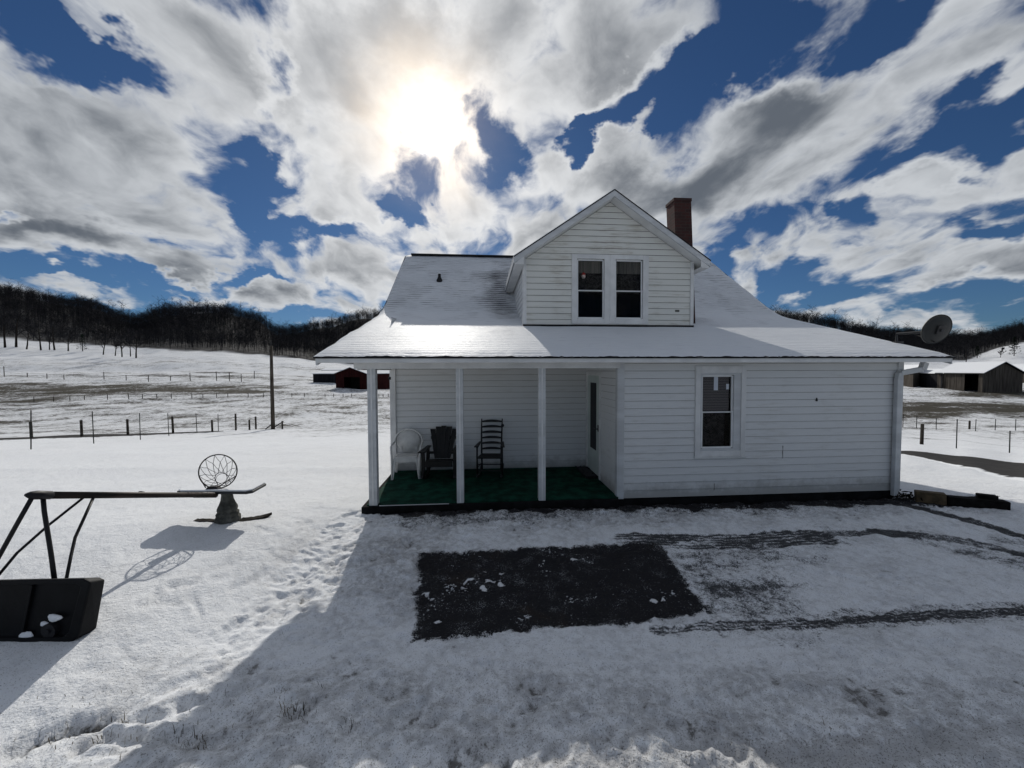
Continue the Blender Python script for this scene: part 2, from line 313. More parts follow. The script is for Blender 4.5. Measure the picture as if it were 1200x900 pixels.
# ------------------------------------------------------------------ mesh builder
class MB:
    def __init__(s): s.v = []; s.f = []; s.alt = []
    def add(s, vs, fs):
        o = len(s.v); s.v += [tuple(map(float, q)) for q in vs]; s.f += [tuple(i+o for i in q) for q in fs]; return s
    def box(s, x0, y0, z0, x1, y1, z1):
        return s.add([(x0,y0,z0),(x1,y0,z0),(x1,y1,z0),(x0,y1,z0),(x0,y0,z1),(x1,y0,z1),(x1,y1,z1),(x0,y1,z1)],
                     [(0,3,2,1),(4,5,6,7),(0,1,5,4),(1,2,6,5),(2,3,7,6),(3,0,4,7)])
    def hexa(s, a, b):    # two quads, bottom and top
        return s.add(list(a)+list(b), [(0,3,2,1),(4,5,6,7),(0,1,5,4),(1,2,6,5),(2,3,7,6),(3,0,4,7)])
    def tube(s, pts, rad, n=8, cap=True):
        pts = [Vector(tuple(q)) for q in pts]; rs = rad if isinstance(rad, (list, tuple)) else [rad]*len(pts)
        vs = []; fs = []; pn = None
        for i, q in enumerate(pts):
            t_ = (pts[min(i+1, len(pts)-1)]-pts[max(i-1, 0)]).normalized()
            if pn is None:
                a = Vector((0, 0, 1)) if abs(t_.z) < .9 else Vector((1, 0, 0)); pn = t_.cross(a).normalized()
            else:
                pn = (pn-t_*pn.dot(t_)); pn = pn.normalized() if pn.length > 1e-6 else t_.orthogonal().normalized()
            bn = t_.cross(pn)
            for k in range(n):
                th = 2*math.pi*k/n; vs.append(q+(pn*math.cos(th)+bn*math.sin(th))*rs[i])
        for i in range(len(pts)-1):
            for k in range(n):
                fs.append((i*n+k, i*n+(k+1) % n, (i+1)*n+(k+1) % n, (i+1)*n+k))
        if cap: fs.append(tuple(range(n))[::-1]); fs.append(tuple((len(pts)-1)*n+k for k in range(n)))
        return s.add(vs, fs)
    def bar(s, a, b, w, h, up=(0, 0, 1)):
        a = Vector(tuple(a)); b = Vector(tuple(b)); t_ = (b-a).normalized(); u = Vector(up); sx = t_.cross(u)
        if sx.length < 1e-4: sx = t_.cross(Vector((0, 1, 0)))
        sx.normalize(); u = sx.cross(t_).normalized()
        q = lambda c: [c-sx*w/2-u*h/2, c+sx*w/2-u*h/2, c+sx*w/2+u*h/2, c-sx*w/2+u*h/2]
        return s.hexa(q(a), q(b))
    def lathe(s, prof, c, n=20):
        vs = []; fs = []
        for r_, z in prof:
            for k in range(n):
                th = 2*math.pi*k/n; vs.append((c[0]+r_*math.cos(th), c[1]+r_*math.sin(th), c[2]+z))
        for i in range(len(prof)-1):
            for k in range(n): fs.append((i*n+k, i*n+(k+1) % n, (i+1)*n+(k+1) % n, (i+1)*n+k))
        fs.append(tuple(range(n))[::-1]); fs.append(tuple((len(prof)-1)*n+k for k in range(n)))
        return s.add(vs, fs)
    def torus(s, c, ex, ey, R_, r_, n=40, k=8):
        pts = [Vector(tuple(c))+(Vector(tuple(ex))*math.cos(2*math.pi*i/n)+Vector(tuple(ey))*math.sin(2*math.pi*i/n))*R_ for i in range(n+1)]
        return s.tube(pts, r_, k, False)
    def build(s, name, m_, parent=None, bev=0, smooth=False, second=None):
        me = bpy.data.meshes.new(name); me.from_pydata(s.v, [], s.f); me.update()
        o = bpy.data.objects.new(name, me); COL.objects.link(o); me.materials.append(M[m_])
        if second:
            me.materials.append(M[second])
            for i in s.alt: me.polygons[i].material_index = 1
        if parent is not None: o.parent = parent; o.matrix_parent_inverse = parent.matrix_world.inverted()
        if bev:
            bm_ = o.modifiers.new('bevel', 'BEVEL'); bm_.width = bev; bm_.segments = 2; bm_.limit_method = 'ANGLE'; bm_.angle_limit = R(40)
        if smooth:
            for q in me.polygons: q.use_smooth = True
        return o
def tag(o, label=None, cat=None, group=None, kind=None):
    if label: o['label'] = label
    if cat: o['category'] = cat
    if group: o['group'] = group
    if kind: o['kind'] = kind
    return o
def empty(name, loc, label=None, cat=None, group=None, rz=0):
    o = bpy.data.objects.new(name, None); COL.objects.link(o); o.location = tuple(loc); o.rotation_euler = (0, 0, rz)
    o.matrix_world = Matrix.Translation(Vector(tuple(loc)))@Matrix.Rotation(rz, 4, 'Z')
    return tag(o, label, cat, group)
def copy_tree(o, parent=None):
    c = o.copy(); COL.objects.link(c)
    if parent is not None: c.parent = parent
    for ch in list(o.children): copy_tree(ch, c)
    return c

# ------------------------------------------------------------------ noise in numpy
def hsh(i, j, s):
    v = (i.astype(np.int64)*374761393+j.astype(np.int64)*668265263+s*982451653) & 0xffffffff
    v = ((v ^ (v >> 13))*1274126177) & 0xffffffff
    return ((v ^ (v >> 16)) & 0xffff)/65535.0
def vn(x, y, s=0):
    i = np.floor(x); j = np.floor(y); fx = x-i; fy = y-j
    fx = fx*fx*fx*(fx*(fx*6-15)+10); fy = fy*fy*fy*(fy*(fy*6-15)+10)
    return (hsh(i, j, s)*(1-fx)+hsh(i+1, j, s)*fx)*(1-fy)+(hsh(i, j+1, s)*(1-fx)+hsh(i+1, j+1, s)*fx)*fy
def fbm(x, y, o=4, s=0, g=.5):
    a = 1; t_ = 0; n_ = 0
    for k in range(o):
        t_ = t_+a*(vn(x*2**k+k*17.3, y*2**k+k*9.7, s+k)-.5); n_ += a; a *= g
    return t_/n_*2
def sst(x, a, b): t_ = np.clip((x-a)/(b-a), 0, 1); return t_*t_*(3-2*t_)

# ------------------------------------------------------------------ terrain
DD = np.array([10, 14, 18, 22, 25.5, 30, 36, 45, 60, 75, 90, 130, 190, 260, 350, 430, 700, 2500.])
PX = np.array([-300, 0, 100, 165, 200, 260, 300, 330, 380, 430, 600, 900, 1060, 1130, 1200, 1500.])
Lf = [548, 530, 521, 515, 511, 507, 500, 488, 472, 459]
YY = np.array([
 Lf+[450, 434, 412, 385, 352, 330, 360, 428],
 Lf+[450, 434, 412, 390, 362, 343, 370, 428],
 Lf+[449, 434, 414, 398, 374, 358, 375, 428],
 Lf+[449, 434, 413, 402, 390, 379, 390, 428],
 Lf+[449, 433, 411, 400, 380, 368, 385, 428],
 Lf+[450, 434, 413, 402, 380, 366, 385, 428],
 Lf+[451, 436, 416, 406, 388, 374, 390, 429],
 Lf+[452, 438, 419, 411, 402, 393, 400, 430],
 Lf+[453, 440, 424, 415, 400, 384, 398, 430],
 Lf+[455, 441, 429, 418, 395, 373, 392, 430],
 Lf+[455, 441, 429, 418, 396, 372, 390, 430],
 [548, 530, 521, 517, 515, 510, 500, 488, 473, 462, 455, 441, 429, 416, 396, 376, 395, 430],
 [548, 530, 524, 520, 517, 511, 503, 493, 476, 464, 456, 442, 428, 416, 407, 399, 410, 430],
 [552, 535, 527, 523, 519, 512, 504, 493, 476, 464, 456, 442, 428, 416, 409, 405, 415, 430],
 [558, 540, 531, 526, 521, 513, 505, 494, 477, 465, 456, 442, 424, 405, 401, 394, 410, 430],
 [566, 546, 535, 528, 522, 513, 505, 494, 477, 464, 455, 440, 420, 398, 388, 375, 400, 430]], float)
ZT = HC+(434-YY)/F*DD[None, :]
TT = (PX-600)/F
lD = np.log(DD)
f2 = np.array([fw[0], fw[1]]); f2 = f2/np.linalg.norm(f2); r2 = np.array([f2[1], -f2[0]])
# flat depth differs a hair from axis depth: use the horizontal forward distance
def near_z(X, Y, v):
    k_ = [-5, 0, 1, 2, 2.8, 3.6, 5, 6.2, 8, 10, 14]
    z = np.interp(v, k_, [.07, .06, .05, .03, -.05, -.12, -.115, -.075, -.22, -.37, -.8])
    zl = np.interp(v, k_, [.10, .09, .09, .10, .12, .12, .10, -.02, -.20, -.37, -.8])
    q_ = sst(X, -3.1, -1.9); z = zl*(1-q_)+z*q_
    return z+.05*np.exp(-((X+4.2)**2+(Y-5)**2)/2.2)
def base_z(X, Y):
    X = np.asarray(X, float); Y = np.asarray(Y, float)
    v = X*f2[0]+Y*f2[1]; l = X*r2[0]+Y*r2[1]
    vv = np.maximum(v, 1e-3); t_ = np.clip(l/vv, TT[0], TT[-1])
    lv = np.log(np.clip(v, 10, 2499)); 
    fi = np.interp(lv, lD, np.arange(len(DD))); i = np.clip(fi.astype(int), 0, len(DD)-2); a = fi-i
    fj = np.interp(t_, TT, np.arange(len(PX))); j = np.clip(fj.astype(int), 0, len(PX)-2); bb = fj-j; bb = bb*bb*(3-2*bb)
    z = (ZT[j, i]*(1-bb)+ZT[j+1, i]*bb)*(1-a)+(ZT[j, i+1]*(1-bb)+ZT[j+1, i+1]*bb)*a
    k = sst(v, 7.5, 11)
    return near_z(X, Y, v)*(1-k)+z*k
def px_of(X, Y):
    v = np.maximum(np.asarray(X)*f2[0]+np.asarray(Y)*f2[1], 1e-3); l = np.asarray(X)*r2[0]+np.asarray(Y)*r2[1]
    return 600+F*l/v, v
def hit(px, py):
    k = ray(px, py); lo = .5
    d_ = .8
    while d_ < 900:
        q = CP+k*d_
        if q[2] < float(base_z(q[0], q[1])): break
        lo = d_; d_ *= 1.02
    hi = d_
    for _ in range(30):
        md = (lo+hi)/2; q = CP+k*md
        if q[2] < float(base_z(q[0], q[1])): hi = md
        else: lo = md
    return CP+k*hi
# troughs and trampled marks in the near snow
DENT = []
def dent(pts, wd, dp, br=.0):
    q = [hit(*p_)[:2] for p_ in pts]
    for a_, b_ in zip(q[:-1], q[1:]): DENT.append((a_, b_, wd, dp, br))
dent([(30, 872), (90, 852), (165, 838), (240, 832)], .06, .055, .20)
dent([(95, 878), (130, 862), (170, 868)], .05, .05, .20)
dent([(205, 862), (245, 872), (282, 868)], .06, .05, .18)
dent([(215, 822), (270, 812), (305, 798)], .05, .045, .25)
dent([(180, 697), (200, 690), (232, 682)], .035, .03, .06); dent([(160, 712), (200, 706), (225, 704), (235, 722)], .03, .03, .05)
dent([(258, 752), (285, 730), (308, 716)], .05, .03, .05); dent([(262, 770), (270, 755)], .02, .025, .02); dent([(300, 735), (315, 722)], .03, .03, .04)
dent([(330, 700), (345, 696)], .06, .035, .0); dent([(270, 690), (300, 676), (330, 664)], .03, .02, .03)
dent([(735, 830), (800, 850), (860, 880)], .06, .04, .04); dent([(830, 850), (880, 865), (905, 885)], .05, .04, .03)
dent([(340, 835), (350, 845)], .07, .03, .18); dent([(410, 850), (430, 860)], .05, .02, .26)
for _ in range(70):
    x_ = random.uniform(330, 480); y_ = random.uniform(600, 760); a_ = random.uniform(-.6, .6); l_ = random.uniform(4, 12)
    dent([(x_, y_), (x_+l_, y_-l_*a_)], random.uniform(.02, .05), random.uniform(.012, .03), .04)
for _ in range(60):
    x_ = random.uniform(250, 1180); y_ = random.uniform(770, 895); a_ = random.uniform(-.8, .8); l_ = random.uniform(6, 26)
    dent([(x_, y_), (x_+l_, y_-l_*a_)], random.uniform(.02, .05), random.uniform(.008, .022), random.uniform(0, .12))
FOOT = []
def trail(pts, step=.34, side=.09):
    q = [hit(*p_)[:2] for p_ in pts]; k = 0
    for a_, b_ in zip(q[:-1], q[1:]):
        L = np.hypot(*(b_-a_)); e_ = (b_-a_)/L; n_ = np.array([-e_[1], e_[0]])
        for i in range(max(1, int(L/step))):
            c_ = a_+e_*(i+.5)*step+n_*(side if k % 2 else -side)+np.array([random.gauss(0, .03), random.gauss(0, .03)]); k += 1
            an_ = math.atan2(e_[1], e_[0])+random.gauss(0, .18); f_ = np.array([math.cos(an_), math.sin(an_)]); dp_ = random.uniform(.018, .034)
            FOOT.append((c_-f_*.085, c_+f_*.075, .050, dp_, .05))
trail([(470, 612), (400, 650), (330, 700), (250, 760)]); trail([(440, 604), (385, 640), (352, 690), (300, 780)]); trail([(420, 600), (330, 620), (285, 618)])
trail([(455, 640), (470, 700), (440, 780), (330, 860)]); trail([(560, 604), (470, 630), (455, 720), (520, 800), (600, 880)]); trail([(600, 770), (760, 800), (900, 870)])
trail([(1150, 760), (980, 790), (860, 820), (700, 880)]); trail([(240, 690), (180, 700)]); trail([(830, 600), (720, 604), (600, 610)], .38); trail([(1000, 760), (1060, 830), (1080, 890)])
trail([(640, 604), (560, 622), (500, 628)]); trail([(960, 665), (1020, 680), (1100, 690)], .5)
DENT += FOOT
def segd(X, Y, a_, b_):
    ab = b_-a_; L = max(ab@ab, 1e-9); t_ = np.clip(((X-a_[0])*ab[0]+(Y-a_[1])*ab[1])/L, 0, 1)
    return np.hypot(X-a_[0]-t_*ab[0], Y-a_[1]-t_*ab[1])
DPOLY = (-2.35, 9.6, 1.95, 6.22)          # footprint of the driveway sheet
def tramp_shade(X, Y):
    """how far the snow is walked over, plus the house-shade area painted greyer"""
    a = np.exp(-((X+.9)/1.5)**2-((Y-4.6)/1.6)**2)          # path off the porch
    b_ = (1-sst(Y+.10*X, 2.5, 3.3))*sst(X, -3.4, -1.2)       # the near yard
    c_ = sst(X, -1.7, -1.0)*(1-sst(X, 8, 10))*sst(Y, 4.9, 5.5)*(1-sst(Y, 6.3, 6.6))*.8
    d_ = sst(X, -2.2, -1.0)*(1-sst(Y, 6.3, 6.6))*.45  # house-shade area, greyed through the snow colour
    return np.clip(np.maximum.reduce([a, b_*.9, c_, d_]), .12, 1)*(1-sst(np.hypot(X, Y), 9, 13))
def relief(X, Y):
    wx = fbm(X/.5, Y/.5, 2, 13)*.25; wy = fbm(X/.5, Y/.5, 2, 14)*.25
    a = fbm((X+wx)/.40, (Y+wy)/.27, 4, 8); c_ = -np.abs(fbm((X+wx)/.22, (Y+wy)/.15, 3, 15))*1.6+.35
    return a*.5+c_*.65+fbm(X/.06, Y/.05, 3, 16)*.26
def ground_z(X, Y, fine=True):
    X = np.asarray(X, float); Y = np.asarray(Y, float); z = base_z(X, Y); r_ = np.hypot(X, Y)
    far = sst(r_, 12, 60)
    z = z+far*fbm(X/14, Y/14, 4, 3)*.35*(1+r_/150)+ (1-far)*fbm(X/1.6, Y/1.6, 3, 5)*.03
    if fine:
        nr = 1-sst(r_, 14, 30)
        z = z+nr*relief(X, Y)*(.007+.062*tramp_shade(X, Y))
        lump = sst(fbm(X/.9+5, Y/.9, 2, 21), -.1, .5)
        z = z+nr*lump*fbm(X/.13, Y/.10, 4, 31)*.012
    return z
def dent_apply(X, Y):
    dz_ = np.zeros_like(X); br = np.zeros_like(X)
    wob_ = fbm(X/.10, Y/.07, 4, 41)*.055
    for a_, b_, wd, dp, bb in DENT:
        c_ = (a_+b_)/2; L = np.hypot(*(b_-a_))/2+wd*4
        s_ = (np.abs(X-c_[0]) < L) & (np.abs(Y-c_[1]) < L)
        if not s_.any(): continue
        foot = abs(wd-.050) < 1e-9; q = segd(X[s_], Y[s_], a_, b_)+wob_[s_]*(.25 if foot else 1); g = np.exp(-(np.maximum(q, 0)/wd)**(5 if foot else 2))
        rimm = np.exp(-((q-wd*1.7)/(wd*.6))**2)*dp*.35
        dz_[s_] = np.minimum(dz_[s_], -dp*g)+rimm*(1-g); br[s_] = np.maximum(br[s_], bb*np.exp(-(np.maximum(q, 0)/(wd*.8))**2))
    return dz_, br
def grid_mesh(name, X, Y, Z, m_, attrs, kind='structure'):
    ny, nx = X.shape; me = bpy.data.meshes.new(name)
    idx = np.arange(ny*nx).reshape(ny, nx)
    q = np.stack([idx[:-1, :-1], idx[:-1, 1:], idx[1:, 1:], idx[1:, :-1]], -1).reshape(-1, 4)
    me.vertices.add(ny*nx); me.vertices.foreach_set('co', np.stack([X, Y, Z], -1).astype(np.float32).ravel())
    me.loops.add(q.size); me.loops.foreach_set('vertex_index', q.astype(np.int32).ravel())
    me.polygons.add(len(q)); me.polygons.foreach_set('loop_start', np.arange(0, q.size, 4, dtype=np.int32))
    me.polygons.foreach_set('use_smooth', np.ones(len(q), bool))
    me.update(calc_edges=True)
    for k_, a_ in attrs.items():
        at = me.attributes.new(k_, 'FLOAT', 'POINT'); at.data.foreach_set('value', a_.astype(np.float32).ravel())
    me.validate()
    o = bpy.data.objects.new(name, me); COL.objects.link(o); me.materials.append(M[m_])
    if kind: o['kind'] = kind
    return o
def forest_start(px): return np.interp(px, [-300, 0, 100, 170, 200, 430, 900, 1060, 1130, 1165, 1200, 1500], [238, 238, 236, 218, 197, 200, 205, 200, 205, 262, 275, 275])
ths = np.concatenate([np.arange(-62, 62.01, .17)+4.5, np.arange(70, 298, 3.)+4.5, [302.5]]); ths[-1] = ths[0]+360
rr = np.concatenate([[.01], .35*np.exp(np.arange(0, math.log(3200/.35), .0135))])
A, Q = np.meshgrid(np.radians(ths), rr)
GX = Q*np.sin(A); GY = Q*np.cos(A); GZ = ground_z(GX, GY)
nrm = (Q < 12)
dz_, br_ = dent_apply(GX[nrm], GY[nrm]); GZ[nrm] += dz_
bare = np.zeros_like(GX); bare[nrm] = br_
gpx, gv = px_of(GX, GY)
# darker grass-toned bands out in the fields
def band(dc, dw, x0, x1, amp):
    wv_ = fbm(GX/22, GY/9, 3, 51)*dw*.8
    return amp*(.45+1.1*np.clip(fbm(GX/9, GY/2.0, 4, 52)+.45, 0, 1))*.85*np.exp(-((gv+wv_-dc)/dw)**2)*sst(gpx, x0-40, x0+10)*(1-sst(gpx, x1-10, x1+40))
bare += band(77, 7, -300, 300, .17)+band(86, 4, -300, 330, .10)+band(112, 4, -300, 420, .08)+band(62, 4, -300, 60, .12)+band(150, 10, -300, 420, .08)+band(125, 2, 100, 420, .12)+band(55, 5, 1040, 1500, .15)+band(48, 3, 1040, 1110, .18)+band(77, 6, 1150, 1500, .18)
bare += sst(gv, 14, 40)*(1-sst(gv, 90, 150))*.13 + sst(gv, 90, 150)*.075 - (1-sst(gv, 9, 16))*.035
bare += sst(gv, 16, 30)*(1-sst(gv, 60, 90))*np.clip(fbm(GX/5, GY/2.2, 3, 61), 0, 1)*.12
for (x0, y0, x1, y1, amp) in [(340, 828, 356, 850, .3), (1100, 425, 1180, 450, 0)]: pass
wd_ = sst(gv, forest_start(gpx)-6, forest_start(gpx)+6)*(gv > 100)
ins = sst(GX, DPOLY[0]+.12, DPOLY[0]+.32)*(1-sst(GX, DPOLY[1]-.32, DPOLY[1]-.12))*sst(GY, DPOLY[2]+.12, DPOLY[2]+.32)*(1-sst(GY, DPOLY[3]-.02, DPOLY[3]+.0))
GZ -= ins*.09
und = sst(GX, -1.7, -1.6)*(1-sst(GX, 7.3, 7.4))*sst(GY, 6.1, 6.22)*(1-sst(GY, 15, 15.2))
GZ -= und*.25
TRm = np.zeros_like(GX); TRm[nrm] = tramp_shade(GX[nrm], GY[nrm]); RL_ = np.zeros_like(GX); RL_[nrm] = relief(GX[nrm], GY[nrm])
bare += TRm*(.05+.13*np.clip(-RL_-.15, 0, 1))*sst(GY, -1, .5)  # more grass tone in hollows, painting in shade for the relief
grid_mesh('ground', GX, GY, GZ, 'ground', {'bare': bare, 'wood': wd_, 'sheet': ins, 'thin': TRm})

# driveway
xs = np.arange(DPOLY[0], DPOLY[1]+.001, .02); ys = np.arange(DPOLY[2], DPOLY[3]+.001, .02)
X, Y = np.meshgrid(xs, ys); Z = ground_z(X, Y)
dz2, br2 = dent_apply(X.ravel(), Y.ravel()); Z += dz2.reshape(X.shape)
def hp(l): return [hit(*q)[:2] for q in l]
pc = hp([(492, 648), (770, 634), (832, 716), (484, 752)])
def inpoly(poly):
    s_ = np.full(X.shape, 1e9)
    n_ = len(poly); c_ = sum(poly)/n_
    for i in range(n_):
        a_, b_ = poly[i], poly[(i+1) % n_]; e_ = b_-a_; nn_ = np.array([-e_[1], e_[0]])/np.hypot(*e_)
        if (c_-a_)@nn_ < 0: nn_ = -nn_
        s_ = np.minimum(s_, (X-a_[0])*nn_[0]+(Y-a_[1])*nn_[1])
    return s_
wobb = fbm(X/.35, Y/.35, 4, 71)
pd = inpoly(pc)+wobb*.06
bare2 = sst(pd+fbm(X/.09, Y/.09, 4, 79)*.03, -.16, .16)
bare2 *= 1-.9*(sst(fbm(X/.10, Y/.07, 3, 77), .42, .55)*sst(fbm(X/.6+9, Y/.6, 2, 78), .05, .4))
def track(pts, wd):
    q = hp(pts); s_ = np.full(X.shape, 1e9)
    for a_, b_ in zip(q[:-1], q[1:]): s_ = np.minimum(s_, segd(X, Y, a_, b_))
    return 1-sst(s_+wobb*.05, wd*.55, wd)
sl2 = np.zeros_like(X)
t1 = track([(740, 633), (880, 634), (960, 630)], .30); t1b = track([(1030, 624), (1100, 630), (1160, 640), (1200, 652), (1260, 668)], .17); t1c = track([(960, 629), (1040, 623)], .09)
t2 = track([(770, 735), (850, 731), (1000, 725), (1100, 718), (1200, 715), (1300, 712)], .10); t2b = track([(840, 722), (900, 719), (1050, 712)], .045)
t3 = track([(850, 645), (880, 680), (900, 712), (905, 730)], .46); t4 = track([(1060, 592), (1120, 606), (1170, 620), (1240, 640)], .20)
t5 = track([(520, 612), (620, 606), (700, 600)], .13)
def along(pts):
    q = hp(pts); return (X-q[0][0])*(q[-1]-q[0])[0]/np.hypot(*(q[-1]-q[0]))+(Y-q[0][1])*(q[-1]-q[0])[1]/np.hypot(*(q[-1]-q[0]))
def rows(pts, n, pitch):
    """signed offset across a wheel track, as fine parallel grooves"""
    q = hp(pts); best = np.full(X.shape, 1e9); sg = np.zeros_like(X)
    for a_, b_ in zip(q[:-1], q[1:]):
        d_ = segd(X, Y, a_, b_); e_ = (b_-a_)/np.hypot(*(b_-a_)); sd_ = (X-a_[0])*e_[1]-(Y-a_[1])*e_[0]
        sg = np.where(d_ < best, sd_, sg); best = np.minimum(best, d_)
    return np.cos(2*math.pi*(sg+fbm(X/.6, Y/.3, 2, 89)*.008)/pitch)*.5+.5
T2 = [(790, 732), (850, 731), (1000, 725), (1100, 718), (1200, 715), (1300, 712)]
al = along([(770, 735), (1300, 712)]); dash = np.sin((al+Y*.6+fbm(X/.5, Y/.3, 2, 88)*.03)*2*math.pi/.07)*.5+.5
g_t2 = t2*(.74+.55*rows(T2, 4, .048))*(.78+.34*dash)
t2w = track(T2, .22)*.54
sl2 = np.maximum.reduce([t1*(.78+.48*rows([(760, 632), (880, 632), (960, 628)], 4, .075))*(.8+.4*fbm(X/.3, Y/.12, 3, 86)), t1b*1.0, t1c*.75, g_t2, t2w, t2b*np.where(dash > .5, .62, .15), t3*.58, t4*1.25, t5*.6])
dpoly = inpoly(hp([(768, 628), (1010, 616), (925, 738), (815, 728)]))
dirt = sst(dpoly+wobb*.25, -.25, .35)*(.60+.42*fbm(X/.5, Y/.22, 4, 99))
sl2 = np.maximum(sl2, dirt)
dp2 = inpoly(hp([(1000, 612), (1260, 640), (1260, 690), (1080, 640)])); sl2 = np.maximum(sl2, sst(dp2+wobb*.2, -.2, .3)*(.62+.42*fbm(X/.5, Y/.2, 4, 98)))
fade = sst(fbm(X/.9, Y/.45, 3, 96), -.55, .25)
sl2 = sl2*(.70+.30*fade)
# wet bare strip along the foundation and the porch edge
st_w = np.interp(X, [-2.3, -1.9, -1.6, 2.0, 2.4, 5, 7, 7.8, 8.5, 9.5], [0, .0, .20, .24, .34, .42, .62, .75, .25, 0])
s5 = 1-sst((DPOLY[3]-Y)+wobb*.22+fbm(X/.12, Y/.08, 3, 103)*.06, st_w*.35, st_w+.12); s5 = np.where(st_w < .02, 0, s5)
bare2 = np.maximum(bare2, s5)
sl2 = np.maximum(sl2, .62*(1-sst((DPOLY[3]-Y)+wobb*.3, .25, .95))*sst(X, -1.8, -1.2)*(1-sst(X, 7.5, 9)))
sl2 = np.maximum(sl2, .34*np.exp(-((X-3.6)/2.6)**2-((Y-4.9)/.9)**2)*sst(fbm(X/.8, Y/.5, 3, 90), -.3, .5))
edge = sst(X, DPOLY[0], DPOLY[0]+.15)*(1-sst(X, DPOLY[1]-.15, DPOLY[1]))*sst(Y, DPOLY[2], DPOLY[2]+.15)
bare2 *= edge; sl2 *= edge
ed = np.minimum(np.minimum(X-DPOLY[0], DPOLY[1]-X), Y-DPOLY[2])
Z = Z+.004-.022*bare2-.014*sl2*(1-bare2)-.035*(1-sst(ed, 0, .09))
tr2 = tramp_shade(X, Y)
grid_mesh('driveway', X, Y, Z, 'drive', {'bare': bare2, 'slush': sl2, 'thin': tr2, 'hollow': tr2*np.clip(-relief(X, Y)-.1, 0, 1)*1.5+br2.reshape(X.shape)})

# lanes: draped strips between two edges
def lane(name, lo, hi, ext=0):
    n_ = 160; u = np.linspace(0, 1, n_)
    def rs(pts):
        q = np.array(hp(pts)); s_ = np.concatenate([[0], np.cumsum(np.hypot(*np.diff(q, axis=0).T))]); s_ /= s_[-1]
        return np.stack([np.interp(u, s_, q[:, 0]), np.interp(u, s_, q[:, 1])], 1)
    a_, b_ = rs(lo), rs(hi); k_ = np.linspace(-.12, 1.12, 21)[:, None]
    X_ = a_[:, 0]*(1-k_)+b_[:, 0]*k_; Y_ = a_[:, 1]*(1-k_)+b_[:, 1]*k_
    e_ = np.clip(np.minimum(k_+.12, 1.12-k_)/.24, 0, 1)*np.ones_like(X_)
    return grid_mesh(name, X_, Y_, ground_z(X_, Y_)+.06*np.clip(e_*2.5, 0, 1)-.03, 'lane', {'bare': e_})
lane('country_lane', [(-260, 520), (-120, 518), (0, 516.5), (100, 513), (200, 509.5), (262, 506)], [(-260, 512), (-120, 512), (0, 511.3), (100, 509), (200, 507), (262, 505)])
lane('side_road', [(1010, 530), (1055, 532.5), (1100, 541), (1150, 551), (1200, 562.5), (1330, 590)], [(1010, 526.5), (1055, 529), (1100, 532.5), (1150, 537.5), (1200, 544), (1330, 560)])

# ------------------------------------------------------------------ farmhouse
FY = 6.27; X0, X1 = 2.32, 7.5; BY = 8.30; EX = .128
house = empty('farmhouse', (2.8, 10, 0), 'white vinyl sided farmhouse with snowy roof, front dormer and open porch', 'house')
def siding(bounds, z0, z1, holes, place, step=EX, lap=.014):
    """bounds(z)->(x0,x1); holes list (x0,x1,z0,z1); place(u,z,out)->xyz"""
    mb = MB(); zs = {z0, z1}
    k = 0
    while z0+k*step < z1: zs.add(z0+k*step); k += 1
    for h_ in holes: zs.add(h_[2]); zs.add(h_[3])
    zs = sorted(z for z in zs if z0-1e-6 <= z <= z1+1e-6)
    def off(z, top):
        f_ = ((z-z0)/step); fr_ = f_-math.floor(f_+1e-6)
        if top and fr_ < 1e-4: fr_ = 1
        return lap*(1-fr_)
    for za, zb in zip(zs[:-1], zs[1:]):
        if zb-za < 1e-4: continue
        xa0, xa1 = bounds(za); xb0, xb1 = bounds(zb)
        cuts = sorted([(h_[0], h_[1]) for h_ in holes if h_[2] <= za+1e-5 and h_[3] >= zb-1e-5])
        seg = []; s0 = (xa0, xb0)
        for c_ in cuts: seg.append((s0, (c_[0], c_[0]))); s0 = (c_[1], c_[1])
        seg.append((s0, (xa1, xb1)))
        o1, o2 = off(za, False), off(zb, True)
        for (l0, l1), (r0_, r1_) in seg:
            if r0_-l0 < 1e-4 and r1_-l1 < 1e-4: continue
            mb.add([place(l0, za, o1), place(r0_, za, o1), place(r1_, zb, o2), place(l1, zb, o2)], [(0, 1, 2, 3)])
            if abs(o1-lap) < 1e-4:  # dark faces painted as the shade line below the lap
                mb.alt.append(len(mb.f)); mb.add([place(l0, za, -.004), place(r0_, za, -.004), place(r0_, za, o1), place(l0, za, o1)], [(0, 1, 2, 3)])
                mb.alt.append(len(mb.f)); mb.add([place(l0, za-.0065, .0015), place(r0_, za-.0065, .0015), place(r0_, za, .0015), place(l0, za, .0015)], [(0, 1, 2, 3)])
    return mb
front = lambda y: (lambda u, z, o: (u, y-.012-o, z))
# measured window rectangles
w0 = atY(813, 535, FY); w1 = atY(871, 428.8, FY); WX0, WX1, WZ0, WZ1 = w0[0], w1[0], w0[2], w1[2]
WX1 = atY(871, 535, FY)[0]; WX0 = atY(812.6, 535, FY)[0]
HW = (WX0+.09, WX1-.09, WZ0+.09, WZ1-.09)
siding(lambda z: (X0+.06, X1-.06), 0, 2.33, [HW], front(FY)).build('front_wall', 'siding', house, second='lap_shade_joint')
mb = MB(); mb.box(X0, FY-.008, -.02, X1, FY+.1, 2.30)
# porch back wall, with the lap lines and a side wall with the door
siding(lambda z: (-1.86, X0), -.078, 2.25, [], front(BY)).build('porch_wall', 'siding', house, second='lap_shade_joint')
DY0, DY1 = 7.27, 8.10
siding(lambda z: (FY+.03, BY), 0, 2.33, [(DY0-.06, DY1+.06, 0, 2.14)], lambda u, z, o: (X0-.012-o, u, z)).build('porch_side_wall', 'siding', house, second='lap_shade_joint')
